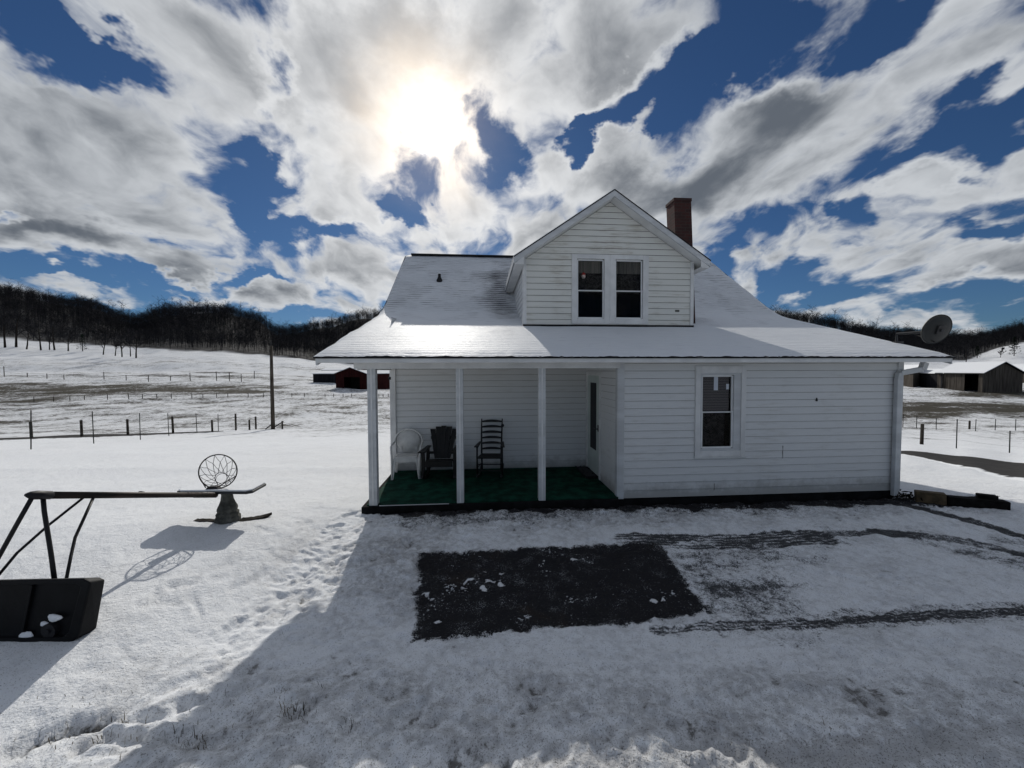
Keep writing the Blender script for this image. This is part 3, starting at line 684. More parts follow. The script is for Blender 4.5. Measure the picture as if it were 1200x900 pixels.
# remaining walls
siding(lambda z: (FY, 19), 0, 2.4, [], lambda u, z, o: (X1+.012+o, u, z), step=.128).build('end_wall', 'siding', house, second='lap_shade_joint')
def mgz(y): return (3.60+.755*(y-9.85)) if y < 12.9 else (5.9-.755*(y-12.9))
for gx, s_ in ((-1.9, -1), (7.5, 1)):
    def bnd(z, gx=gx):
        if z < 3.4: return (BY if gx < 0 else 6.6+max(0, (z-2.5)/.315), 17.5)
        k_ = (5.8-z)/.755; return (12.9-k_, 12.9+k_)
    siding(bnd, .0 if gx < 0 else 2.4, 5.7, [], (lambda u, z, o, gx=gx, s_=s_: (gx+s_*(.012+o), u, z))).build('gable_wall', 'siding', house, second='lap_shade_joint')
MB().box(-1.85, 19, 0, 7.45, 19.1, 2.4).build('rear_wall', 'siding', house)
# trim
t_ = MB(); t_.box(X0-.025, FY-.04, -.01, X0+.075, FY-.012, 2.32); t_.box(X0-.045, FY-.035, -.01, X0-.012, FY+.07, 2.30); t_.build('corner_board', 'trim_cool', house, .004)
t_ = MB(); t_.box(X1-.075, FY-.04, -.02, X1+.03, FY-.012, 2.32); t_.build('corner_board', 'trim_cool', house, .004)
t_ = MB(); t_.box(-1.93, BY-.06, .02, -1.84, BY-.010, 2.25); t_.box(-1.96, BY-.055, .02, -1.93, BY+.1, 2.25); t_.build('corner_board', 'trim', house, .004)
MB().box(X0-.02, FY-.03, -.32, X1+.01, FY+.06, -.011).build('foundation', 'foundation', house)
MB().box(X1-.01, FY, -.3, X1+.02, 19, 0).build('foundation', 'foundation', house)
# porch floor
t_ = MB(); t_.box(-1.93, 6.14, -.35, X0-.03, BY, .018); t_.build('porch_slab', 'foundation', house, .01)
t_ = MB(); t_.box(-1.86, 6.20, .018, X0-.03, BY-.005, .034); t_.build('porch_carpet', 'turf', house)
t_ = MB(); t_.box(-1.66, 6.165, .018, -0.55, 6.18, .028); t_.build('floor_edging', 'trim_cool', house)
# porch posts
for i, x_ in enumerate((-1.755, -.365, .985)):
    h_ = .058 if i else .066
    p_ = MB(); p_.box(x_-h_, FY-.09, .02, x_+h_, FY+.03, 2.235)
    o = p_.build('porch_post', 'trim_cool', house, .008)
    g_ = MB(); g_.box(x_-.012, FY-.096, .03, x_+.012, FY-.088, 2.23); g_.build('post_seam', 'trim', o)
# porch beam and ceiling
t_ = MB(); t_.box(-2.02, FY-.10, 2.22, X0-.03, FY+.05, 2.335); t_.build('porch_beam', 'trim', house, .005)
t_ = MB(); t_.box(-2.02, FY+.06, 2.26, X0, BY, 2.29); t_.build('porch_ceiling', 'trim', house)
t_ = MB(); t_.box(-2.02, FY+.06, 2.20, -1.93, BY, 2.255); t_.build('porch_side_beam', 'trim', house)
# roof
EY, EZ = 5.87, 2.435; RL, RR = -2.5, 8.05; YB, ZB = 9.78, 3.66; YR, ZR = 12.9, 6.0
prof = [(EY, EZ)]
for k in range(1, 20): y_ = EY+(YB-.5-EY)*k/19; prof.append((y_, EZ+(ZB-EZ)/(YB-EY)*(y_-EY)))
s1 = (ZB-EZ)/(YB-EY); s2 = (ZR-ZB)/(YR-YB)
for k in range(1, 9):
    y_ = YB-.5+k/8; q = k/8; prof.append((y_, ZB-.5*s1+s1*(k/8)+(s2-s1)*.5*q*q))
for k in range(1, 19):
    y_ = YB+.5+(YR-YB-.5)*k/18; prof.append((y_, ZB+s2*(y_-YB)))
ya = np.array([q[0] for q in prof]); za = np.array([q[1] for q in prof])
def roof_z(y): return float(np.interp(y, ya, za))
yb = 2*YR-ya[::-1][1:]; zb = za[::-1][1:]
yf = np.concatenate([ya, yb]); zf = np.concatenate([za, zb])
xs = np.linspace(RL, RR, 190); sl_len = np.concatenate([[0], np.cumsum(np.hypot(np.diff(yf), np.diff(zf)))])
Xr, Yr = np.meshgrid(xs, yf); Sr = np.repeat(sl_len[:, None], len(xs), 1)
Zr = np.repeat(zf[:, None], len(xs), 1)+fbm(Xr/.5, Sr/.25, 3, 91)*.008
# rounded snow lip at the eave and rakes
lip = np.minimum(np.minimum(Xr-RL, RR-Xr)/.12, np.minimum(Yr-EY, 2*YR-EY-Yr)/.10); lip = np.clip(lip, 0, 1)
Zr = Zr-(.03+.022*fbm(Xr/.11, Yr/.3, 3, 97))*(1-lip)**2
up = sst(Yr, YB-.3, YB+.4)
thn = -.04+.05*up+.10*up*fbm(Xr/.9, Sr/.5, 3, 102)
thn = thn+.24*np.exp(-((Xr-.55)/.55)**2)*sst(Yr, 8.2, 9.2)*(1-sst(Yr, 11.6, 12.3))
thn += .14*np.exp(-((Xr-5.3)/.6)**2)*np.exp(-((Yr-9.0)/.6)**2)+.10*np.exp(-((Xr-5.6)/.4)**2-((Yr-11.8)/.4)**2)
thn += .05*sst(Yr, 10, 12)*sst(Xr, -1, 1.2)
thn -= .09*(1-sst(Yr, 7.6, 8.6))*sst(Xr, .6, 1.4)
o = grid_mesh('roof', Xr, Yr, Zr, 'roof', {'slope': Sr, 'thin': thn, 'grey': .16+.50*up*(.5+.9*np.clip(fbm(Xr/1.3, Sr/.8, 3, 101)+.5, 0, 1))}, None); o.parent = house; o.matrix_parent_inverse = house.matrix_world.inverted()
roof = o
# roof deck edge: black shingle line, fascia, soffit
n_ = len(yf)
def slab(name, m_, dz0, dz1, x0, x1, yinset=0., parent=None):
    mb = MB(); a_ = []; 
    for i in range(n_):
        y_ = min(max(yf[i], EY+yinset), 2*YR-EY-yinset); z_ = float(np.interp(y_, yf, zf)); a_.append((y_, z_))
    vs = [(x0, y_, z_+dz1) for y_, z_ in a_]+[(x1, y_, z_+dz1) for y_, z_ in a_]+[(x0, y_, z_+dz0) for y_, z_ in a_]+[(x1, y_, z_+dz0) for y_, z_ in a_]
    fs = []
    for i in range(n_-1):
        fs += [(i, n_+i, n_+i+1, i+1), (2*n_+i, 2*n_+i+1, 3*n_+i+1, 3*n_+i), (i, i+1, 2*n_+i+1, 2*n_+i), (n_+i, 3*n_+i, 3*n_+i+1, n_+i+1)]
    fs += [(0, 2*n_, 3*n_, n_), (n_-1, 2*n_-1, 4*n_-1, 3*n_-1)]
    mb.add(vs, fs); return mb.build(name, m_, parent or house)
slab('shingle_edge', 'black_edge', -.062, -.034, RL-.005, RR+.005, .004, roof)
slab('rake_board', 'trim_cool', -.17, -.063, RL+.02, RL+.05, .03, roof)
slab('rake_board', 'trim_cool', -.17, -.063, RR-.05, RR-.02, .03, roof)
t_ = MB(); t_.box(RL+.02, EY+.02, EZ-.125, RR-.05, EY+.05, EZ-.052); t_.build('fascia', 'trim', house, .003)
t_ = MB(); t_.box(RL+.02, EY+.05, EZ-.118, RR-.05, FY+.0, EZ-.10); t_.build('soffit', 'trim', house)
t_ = MB(); t_.box(RL+.2, YR-.09, ZR-.01, RR-.1, YR+.09, ZR+.035); t_.build('ridge_cap', 'black_edge', roof)
# dormer
DYF = 8.15; dl = atY(615.5, 381, DYF); dr = atY(811, 381, DYF); DX0, DX1 = dl[0], dr[0]; DXC = (DX0+DX1)/2
DZ0 = roof_z(DYF)+.01
pk = atY(720, 221, DYF-.3); tipL = atY(602, 302, DYF-.3); tipR = atY(833, 302, DYF-.3)
PZ = pk[2]; hw = (tipR[0]-tipL[0])/2; DXC = (tipR[0]+tipL[0])/2; TZ = (tipR[2]+tipL[2])/2
sl_ = (PZ-TZ)/hw
DX0 = DXC-(DX1-DX0)/2; DX1 = 2*DXC-DX0
rf = lambda x: PZ-.16-abs(x-DXC)*sl_        # underside of dormer roof
wallz = rf(DX0)
dw = [atY(669.5, 381, DYF), atY(761, 299, DYF)]; D0, D1, DWZ0, DWZ1 = dw[0][0], dw[1][0]-.03, DZ0+.03, dw[1][2]-.02
def px2x(px, py=340): return atY(px, py, DYF)[0]
def px2z(py, px=715): return atY(px, py, DYF)[2]
panes = [(px2x(677.5), px2x(706)), (px2x(722), px2x(751))]
PZ0, PZ1 = px2z(372), px2z(306)
def dbound(z):
    if z <= wallz: return (DX0+.03, DX1-.03)
    k_ = (PZ-.16-z)/sl_; return (DXC-k_, DXC+k_)
siding(dbound, DZ0, PZ-.17, [(panes[0][0]-.03, panes[1][1]+.03, PZ0-.03, PZ1+.03)], front(DYF)).build('dormer_wall', 'siding_old', house, second='lap_shade_joint')
for sx, xx in ((-1, DX0), (1, DX1)):
    mb = MB(); k = 0; z_ = DZ0
    while z_ < wallz:
        zt = min(z_+EX, wallz)
        yend = lambda z: float(np.interp(z, za, ya))+.1
        mb.add([(xx+sx*.014, DYF, z_), (xx+sx*.014, yend(z_), z_), (xx, yend(zt), zt), (xx, DYF, zt)], [(0, 1, 2, 3)])
        mb.add([(xx, DYF, z_), (xx, yend(z_), z_), (xx+sx*.014, yend(z_), z_), (xx+sx*.014, DYF, z_)], [(0, 1, 2, 3)]); z_ += EX
    mb.build('dormer_side_wall', 'siding', house)
for sx, xx in ((-1, DX0), (1, DX1)):
    mb = MB(); mb.box(xx-.045 if sx > 0 else xx-.02, DYF-.045, DZ0, xx+.02 if sx > 0 else xx+.045, DYF-.01, wallz+.02)
    mb.box(min(xx+sx*.015, xx+sx*.032), DYF-.04, DZ0, max(xx+sx*.015, xx+sx*.032), DYF+.06, wallz); mb.build('dormer_corner_board', 'trim', house, .004)
MB().box(DX0-.03, DYF-.06, DZ0-.03, DX1+.03, DYF-.0, DZ0+.012).build('dormer_flashing', 'black_edge', house)
# dormer roof: two slabs running back into the main roof
def yhit(z): return min(float(np.interp(z, za, ya)), YR) if z < ZR else YR+.2
YF = DYF-.30
dr_o = None
def dslab(sx, t0, t1, y0, name, m_, parent, w0=0., w1=1.0, yback=None, nsub=12):
    mb = MB(); vs = []; fs = []
    for i in range(nsub+1):
        a_ = w0+(w1-w0)*i/nsub; x_ = DXC+sx*hw*a_; z_ = PZ-hw*a_*sl_
        yb_ = yback if yback is not None else max(y0+.01, yhit(z_+t1))+.15
        for yy, tt in ((y0, t0), (y0, t1), (yb_, t1), (yb_, t0)): vs.append((x_, yy, z_+tt))
    for i in range(nsub):
        for k_ in range(4):
            fs.append((i*4+k_, i*4+(k_+1) % 4, (i+1)*4+(k_+1) % 4, (i+1)*4+k_) if sx > 0 else (i*4+k_, (i+1)*4+k_, (i+1)*4+(k_+1) % 4, i*4+(k_+1) % 4))
    fs += [(0, 1, 2, 3), tuple(nsub*4+k_ for k_ in (3, 2, 1, 0))]
    mb.add(vs, fs); return mb.build(name, m_, parent)
dr_o = dslab(-1, -.03, -.008, YF-.01, 'dormer_shingles', 'black_edge', house)
dslab(1, -.03, -.008, YF-.01, 'dormer_shingles', 'black_edge', house)
for sx in (-1, 1):
    dslab(sx, -.007, .012, YF+.03, 'dormer_snow', 'snow', house)
    dslab(sx, -.155, -.031, YF, 'dormer_rake_board', 'trim_cool', house, 0, 1, YF+.035)
    dslab(sx, -.150, -.125, YF+.036, 'dormer_soffit', 'trim', house, 0.0, .985, None)
    dslab(sx, -.125, -.032, YF+.036, 'dormer_eave_fascia', 'trim_cool', house, .985, 1.0, None, 2)
# soffit boxing under each eave tip
for sx in (-1, 1):
    mb = MB(); xe = DXC+sx*hw*.99; xi = (DX0 if sx < 0 else DX1)+sx*.034; ze = TZ-.152; yb_ = yhit(ze)+.1
    a_, b_ = min(xe, xi), max(xe, xi)
    mb.box(a_, YF+.005, ze-.018, b_, yb_, ze-.002)
    zi = PZ-abs(xi-DXC)*sl_-.15
    mb.add([(xe, YF+.006, ze), (xi, YF+.006, ze), (xi, YF+.006, zi)], [(0, 1, 2)]); mb.build('dormer_eave_soffit', 'trim', house)
# window builder
def window(y, ox0, ox1, oz0, oz1, trims, gx0, gx1, gz0, gz1, zmid, curtains):
    wn_ = MB(); d_ = .035
    for (a_, b_, c_, e_) in trims: wn_.box(a_, y-d_-.012, c_, b_, y-.010, e_)
    root = wn_.build('window', 'trim', house, .004)
    s_ = MB(); q = .022
    for (zl, zh, dy) in ((gz0, zmid, .006), (zmid, gz1, .018)):
        yy = y+dy-.02
        s_.box(gx0-.028, yy, zl-.02, gx0, yy+.03, zh+.02); s_.box(gx1, yy, zl-.02, gx1+.028, yy+.03, zh+.02)
        lo_, hi_ = (.03, .012) if zl == gz0 else (.010, .03)
        s_.box(gx0-.0, yy, zl-lo_, gx1, yy+.029, zl); s_.box(gx0, yy, zh, gx1, yy+.029, zh+hi_)
    s_.build('sash', 'sash', root, .003)
    MB().box(gx0, y, gz0, gx1, y+.004, zmid-.001).build('pane', 'glass', root)
    MB().box(gx0, y+.012, zmid+.001, gx1, y+.016, gz1).build('pane', 'glass', root)
    # dark room behind
    r_ = MB(); r_.box(gx0-.10, y+.05, gz0-.1, gx1+.10, y+.9, gz1+.1); r_.v = r_.v; r_.f = [f_ for i, f_ in enumerate(r_.f) if i != 2]
    r_.build('room_interior', 'dark_in', root)
    for nm, m_, a_, b_, c_, e_, dy in curtains:
        MB().box(a_, y+dy, c_, b_, y+dy+.004, e_).build(nm, m_, root)
    return root
# front ground floor window
g0 = atY(822.5, 523.5, FY); g1 = atY(857.5, 441.5, FY); gm_ = atY(840, 483, FY)[2]
tw = .085
trm = [(WX0, WX0+tw, WZ0, WZ1), (WX1-tw, WX1, WZ0, WZ1), (WX0+tw, WX1-tw, WZ1-.12, WZ1), (WX0+tw, WX1-tw, WZ0, WZ0+.10)]
GX0, GX1, GZ0, GZ1 = g0[0], g1[0], g0[2], g1[2]
wr = window(FY, WX0, WX1, WZ0, WZ1, trm, GX0, GX1, GZ0, GZ1, gm_,
    [('blind', 'blind', GX0-.02, GX1-.02, gm_, GZ1+.03, .045), ('sheer_curtain', 'lace', GX0-.02, GX1-.09, GZ0-.02, gm_, .06)])
iw = MB()
for a_, b_, c_, e_ in ((WX0+tw, GX0-.028, WZ0+.1, WZ1-.12), (GX1+.028, WX1-tw, WZ0+.1, WZ1-.12), (GX0-.028, GX1+.028, GZ1+.03, WZ1-.12), (GX0-.028, GX1+.028, WZ0+.1, GZ0-.03)):
    if b_ > a_ and e_ > c_: iw.box(a_, FY-.028, c_, b_, FY-.005, e_)
iw.build('jamb', 'trim_cool', wr)
MB().box(WX0-.01, FY-.06, WZ0-.02, WX1+.01, FY-.012, WZ0-.001).build('sill', 'trim', wr)
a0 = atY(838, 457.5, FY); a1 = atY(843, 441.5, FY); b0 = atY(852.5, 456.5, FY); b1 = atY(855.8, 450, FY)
pp = MB(); pp.box(a0[0], FY+.036, a0[2], a1[0], FY+.038, a1[2]); pp.build('daylight_patch', 'daylight_white', wr)  # white patches painted for daylight seen through the house
MB().box(b0[0], FY+.036, b0[2], b1[0], FY+.038, b1[2]).build('daylight_patch', 'daylight_white', wr)
MB().box(GX1-.08, FY+.10, GZ0, GX1-.05, FY+.12, gm_).build('curtain_edge', 'dark_in', wr)
# dormer windows
zmd = px2z(341); cw = .085
for k, (a_, b_) in enumerate(panes):
    o0 = D0 if k == 0 else (panes[0][1]+panes[1][0])/2+.001; o1 = (panes[0][1]+panes[1][0])/2-.001 if k == 0 else D1
    trm = [(o0, a_-.03, DWZ0, DWZ1), (b_+.03, o1, DWZ0, DWZ1), (a_-.03, b_+.03, PZ1+.03, DWZ1), (a_-.03, b_+.03, DWZ0, PZ0-.03)]
    zc_ = px2z(320)
    wq = window(DYF, o0, o1, DWZ0, DWZ1, trm, a_, b_, PZ0, PZ1, zmd, [('valance', 'curtain', a_-.02, b_+.02, zc_, PZ1+.03, .06), ('sheer_curtain', 'lace', a_-.02, b_+.02, zmd-.03, zc_-.001, .09)])
    if k == 0:
        c_ = atY(684.5, 323, DYF); n_orn = MB(); n_orn.lathe([(.001, -.055), (.03, -.045), (.045, -.01), (.04, .02), (.02, .03)], (c_[0], DYF+.045, c_[2]), 12); n_orn.build('ornament_beard', 'white_orn', wq, smooth=True)
        n_orn = MB(); n_orn.lathe([(.045, 0), (.04, .02), (.02, .05), (.005, .065)], (c_[0], DYF+.045, c_[2]+.022), 12); n_orn.build('ornament_cap', 'red_orn', wq, smooth=True)
# small vent mark on dormer siding
v_ = atY(793, 364.5, DYF); MB().box(v_[0]-.05, DYF-.03, v_[2]-.022, v_[0]+.05, DYF-.012, v_[2]+.022).build('siding_vent', 'concrete', house, .01)
# side door on the porch
dd = MB(); xx = X0-.012
dd.box(xx-.03, DY0-.06, .03, xx, DY0, 2.14); dd.box(xx-.03, DY1, .03, xx, DY1+.06, 2.14); dd.box(xx-.03, DY0, 2.08, xx, DY1, 2.14)
door = MB().box(xx-.012, DY0, .05, xx+.02, DY1, 2.08); door.f = door.f
door = door.build('door', 'door', house, .004); dd.build('door_frame', 'trim', door)
MB().box(xx-.018, DY0+.22, .56, xx-.0125, DY0+.62, 1.93).build('door_pane', 'black_pl', door)
hd = MB(); hd.tube([(xx-.02, DY0+.08, 1.02), (xx-.07, DY0+.08, 1.02)], .012); hd.tube([(xx-.07, DY0+.08, 1.02), (xx-.07, DY0+.18, 1.02)], .010); hd.box(xx-.022, DY0+.05, .97, xx-.0125, DY0+.11, 1.10); hd.build('handle', 'metal_dark', door)
# threshold mat of litter by the door
mb = MB(); mb.box(X0-.28, DY0+.05, .034, X0-.03, DY1, .085); 
st_ = mb.build('door_step', 'black_pl', house, .01)
# downspout at the right corner, gutter stub and elbow
ds = MB(); gx = X1+.01
ds.box(X1-.17, FY-.115, -.08, X1-.085, FY-.045, 2.02)
ds.build('downspout', 'trim_cool', house, .008)
el_ = MB(); e0 = atY(1056, 439, FY-.08); e1 = atY(1080, 434, FY-.08); e2 = atY(1086, 424, FY-.1)
el_.bar((X1-.128, FY-.08, 2.0), (X1-.10, FY-.08, 2.12), .085, .07, (0, 1, 0)); el_.bar((X1-.10, FY-.085, 2.12), (e1[0], FY-.085, 2.19), .085, .07, (0, 1, 0)); el_.bar((e1[0], FY-.09, 2.19), (e1[0]+.03, FY-.10, 2.31), .095, .08, (0, 1, 0)); el_.build('gutter_elbow', 'trim_cool', house, .006)
# wall marks: patch panel outline and stains
p0 = atY(836, 574, FY); mb = MB(); mb.box(p0[0]-.0015, FY-.029, p0[2], p0[0]+.0015, FY-.018, p0[2]+.12); mb.build('siding_joint', 'lap_shade_joint', house)
p0 = atY(916, 530, FY); mb = MB(); mb.box(p0[0]-.0015, FY-.029, p0[2]-.1, p0[0]+.0015, FY-.018, p0[2]+.12); mb.build('siding_joint', 'lap_shade_joint', house)
p0 = atY(955.5, 468, FY); mb = MB(); mb.lathe([(.012, -.03), (.018, -.02), (.012, .02), (.008, .03)], (p0[0], FY-.026, p0[2]), 8); mb.build('hose_hook', 'dish', house)
# porch lamp bracket on left corner
p0 = atY(457, 444, 8.2); mb = MB(); mb.box(-1.99, 8.24, 2.0, -1.93, 8.30, 2.06); mb.build('corner_hook', 'black_pl', house)
# chimney
ch = empty('chimney_base', (4.68, 8.75, 3.1)); bpy.data.objects.remove(ch)
cb = MB(); a0 = atY(790, 233, 8.52); a1 = atY(810, 231, 8.52); bt = atY(815.5, 378, 8.52)
zt = (a0[2]+a1[2])/2; sh = bt[0]-a1[0]
cb.hexa([(a0[0]+sh, 8.52, 3.1), (a1[0]+sh, 8.52, 3.1), (a1[0]+sh, 8.90, 3.1), (a0[0]+sh, 8.90, 3.1)], [(a0[0], 8.52, zt), (a1[0], 8.52, zt), (a1[0], 8.90, zt), (a0[0], 8.90, zt)])
chim = cb.build('chimney', 'brick', house, .006)
cb = MB(); cb.box(a0[0]-.012, 8.508, zt-.07, a1[0]+.012, 8.912, zt+.0); cb.build('chimney_cap', 'brick', chim, .006)
# roof vent pipe
def roofhit(px, py):
    k = ray(px, py); lo, hi = 5.5, 14
    for _ in range(40):
        y_ = (lo+hi)/2; q = CP+k*y_/k[1]
        if q[2] > roof_z(y_): lo = y_
        else: hi = y_
    return q
q = roofhit(515, 329)
vp = MB(); vp.lathe([(.10, -.10), (.085, .02), (.045, .10), (.04, .19), (.034, .20)], (q[0], q[1], q[2]), 16); vp.build('vent_pipe', 'black_pl', house, smooth=True)
# curved snow cap on vent
vp = MB(); vp.lathe([(.036, .20), (.03, .225), (.01, .235)], (q[0], q[1], q[2]), 12); vp.build('vent_snow', 'snow', house, smooth=True)

# satellite dish
dc = W(1098, 386, 6.75); foot = np.array([7.98, 6.75, roof_z(6.75)])
dish = empty('satellite_dish', foot, 'grey satellite dish mounted on the right edge of the snowy roof', 'satellite dish')
nrmv = Vector((.15, .95, .30)).normalized()      # the bowl faces up to the south, we see its back
ex = nrmv.cross(Vector((0, 0, 1))).normalized(); ey = ex.cross(nrmv)
mb = MB(); vs = []; fs = []; n_ = 32; rings = 6; c_ = Vector(tuple(dc))
for sgn, off in ((1, 0.), (1, -.012)):
    for i in range(rings+1):
        for k in range(n_):
            th = 2*math.pi*k/n_; rr_ = .265*i/rings
            vs.append(c_+ex*math.cos(th)*rr_*.92+ey*math.sin(th)*rr_+nrmv*((rr_/.265)**2*.055-.04+off))
for l_ in range(2):
    o_ = l_*(rings+1)*n_
    for i in range(rings):
        for k in range(n_): fs.append((o_+i*n_+k, o_+i*n_+(k+1) % n_, o_+(i+1)*n_+(k+1) % n_, o_+(i+1)*n_+k))
for k in range(n_): fs.append((rings*n_+k, rings*n_+(k+1) % n_, (2*rings+1)*n_+(k+1) % n_, (2*rings+1)*n_+k))
mb.add(vs, fs); mb.build('dish_bowl', 'dish', dish, smooth=True)
mb = MB(); mb.tube([tuple(foot-np.array([0, 0, .02])), (foot[0], foot[1], foot[2]+.16), tuple(c_-nrmv*.10)], .024); mb.build('mast', 'metal_dark', dish)
mb = MB(); bc = c_-nrmv*.08; mb.hexa([bc-ex*.06-ey*.08, bc+ex*.06-ey*.08, bc+ex*.06+ey*.08, bc-ex*.06+ey*.08], [bc-ex*.05-ey*.07+nrmv*.04, bc+ex*.05-ey*.07+nrmv*.04, bc+ex*.05+ey*.07+nrmv*.04, bc-ex*.05+ey*.07+nrmv*.04]); mb.build('mount_bracket', 'metal_dark', dish, .005)
am = W(1073, 392, 7.1); am2 = W(1096, 401, 6.75)
mb = MB(); mb.tube([tuple(am2), tuple(am)], .009); mb.tube([tuple(am), tuple(am+np.array([-.01, .0, .03]))], .018); mb.build('receiver_arm', 'strut', dish)
mb = MB(); mb.box(foot[0]-.07, foot[1]-.07, foot[2]-.02, foot[0]+.07, foot[1]+.07, foot[2]+.012); mb.build('foot_plate', 'metal_dark', dish)

# ------------------------------------------------------------------ chairs on the porch
FZ = .034
# white stacked plastic chairs: local frame, front towards -Y
def plastic_chair(loc, rz, label):
    root = empty('plastic_chair', (0, 0, 0), label, 'chair')
    for q in range(2):                       # a leg is a shell that tapers; a second chair is nested into the first
        pass
    mb = MB()
    mb.hexa([(-.22, -.22, .42), (.22, -.22, .42), (.20, .20, .395), (-.20, .20, .395)], [(-.225, -.22, .44), (.225, -.22, .44), (.205, .20, .415), (-.205, .20, .415)])
    mb.build('seat', 'white_pl', root, .008)
    mb = MB(); mb.box(-.215, -.232, .33, .215, -.215, .445); mb.build('seat_apron', 'white_pl', root, .006)
    for sx, sy in ((-1, -1), (1, -1), (-1, 1), (1, 1)):
        mb = MB(); tx, ty = sx*.215, (-.20 if sy < 0 else .19); bx, by = sx*.265, (-.27 if sy < 0 else .30)
        mb.hexa([(bx-.022, by-.02, 0), (bx+.022, by-.02, 0), (bx+.022, by+.02, 0), (bx-.022, by+.02, 0)], [(tx-.035, ty-.03, .42), (tx+.035, ty-.03, .42), (tx+.035, ty+.03, .42), (tx-.035, ty+.03, .42)])
        mb.build('leg', 'white_pl', root, .006)
    # rounded back: outer hoop running down into the arms, oval panel inside
    pts = []
    for k in range(25):
        th = math.pi*(k/24); x_ = -.285*math.cos(th); z_ = .66+.26*math.sin(th); y_ = .23+.10*(z_-.6)
        pts.append((x_, y_, z_))
    armL = [(-.265, -.27, .02), (-.272, -.25, .45), (-.29, -.20, .635), (-.30, 0, .655), (-.298, .15, .65)]
    armR = [(-a, b_, c_) for a, b_, c_ in armL][::-1]
    mb = MB(); mb.tube(armL+pts+armR, .021, 8); mb.build('arm_hoop', 'white_pl', root, smooth=True)
    mb = MB(); vs = []; n_ = 28
    for off in (0, .012):
        vs.append((0, .25+off+.045, .66))
        for k in range(n_):
            th = 2*math.pi*k/n_; z_ = .665+.235*math.sin(th); vs.append((.235*math.cos(th), .235+off+.08*(z_-.6), z_))
    fs = []
    for k in range(n_): fs += [(0, 1+k, 1+(k+1) % n_), (n_+1, n_+2+(k+1) % n_, n_+2+k), (1+k, n_+2+k, n_+2+(k+1) % n_, 1+(k+1) % n_)]
    mb.add(vs, fs); mb.build('back_panel', 'white_pl', root, smooth=True)
    for sx in (-1, 1): mb = MB(); mb.bar((sx*.14, .235, .42), (sx*.16, .235, .56), .04, .012, (0, 1, 0)); mb.build('back_stay', 'white_pl', root)
    root.location = loc; root.rotation_euler = (0, 0, rz); return root
qc = atY(476, 552, 7.95)
plastic_chair((atY(477.5, 550, 7.88)[0], 7.88, FZ), R(4), 'white plastic armchair with rounded back at the left end of the porch')
def adirondack(loc, rz, label):
    root = empty('rocking_armchair', (0, 0, 0), label, 'chair')
    for k in range(5):                                   # fan back slats
        a_ = (k-2)*.08; mb = MB()
        mb.hexa([(a_*.8-.036, .18, .34), (a_*.8+.036, .18, .34), (a_*.8+.036, .20, .34), (a_*.8-.036, .20, .34)],
                [(a_*1.45-.057, .42, .985-.017*(k-2)**2), (a_*1.45+.057, .42, .985-.017*(k-2)**2), (a_*1.45+.057, .44, .985-.017*(k-2)**2), (a_*1.45-.057, .44, .985-.017*(k-2)**2)])
        mb.build('back_slat', 'black_wood', root, .006)
    mb = MB(); mb.bar((-.27, .40, .74), (.27, .40, .74), .03, .06); mb.bar((-.27, .25, .45), (.27, .25, .45), .03, .05); mb.build('back_rail', 'black_wood', root)
    for k in range(5):
        mb = MB(); y_ = -.27+k*.10; mb.box(-.26, y_, .385-.02*k, .26, y_+.085, .405-.02*k); mb.build('seat_slat', 'black_wood', root, .004)
    mb = MB(); mb.box(-.27, -.30, .28, .27, -.275, .39); mb.build('seat_apron', 'black_wood', root, .004)
    for sx in (-1, 1):
        mb = MB(); mb.hexa([(sx*.32-.075, -.34, .56), (sx*.32+.075, -.34, .56), (sx*.30+.045, .36, .56), (sx*.30-.045, .36, .56)], [(sx*.32-.075, -.34, .585), (sx*.32+.075, -.34, .585), (sx*.30+.045, .36, .585), (sx*.30-.045, .36, .585)]); mb.build('armrest', 'black_wood', root, .01)
        mb = MB(); mb.box(sx*.31-.03, -.29, .06, sx*.31+.03, -.20, .56); mb.build('leg', 'black_wood', root, .004)
        mb = MB(); mb.box(sx*.31-.03, .22, .06, sx*.31+.03, .30, .56); mb.build('leg', 'black_wood', root, .004)
        mb = MB(); pts = [(sx*.31, -.38+.84*k/10, .025+.16*((k-5)/5)**2*.55) for k in range(11)]
        for a_, b_ in zip(pts[:-1], pts[1:]): mb.bar(a_, b_, .045, .05)
        mb.build('rocker', 'black_wood', root)
    root.location = loc; root.rotation_euler = (0, 0, rz); return root
adirondack((atY(517, 562, 7.70)[0], 7.70, FZ), R(-3), 'black slatted fan-back armchair between the white chair and the ladder-back rocker')
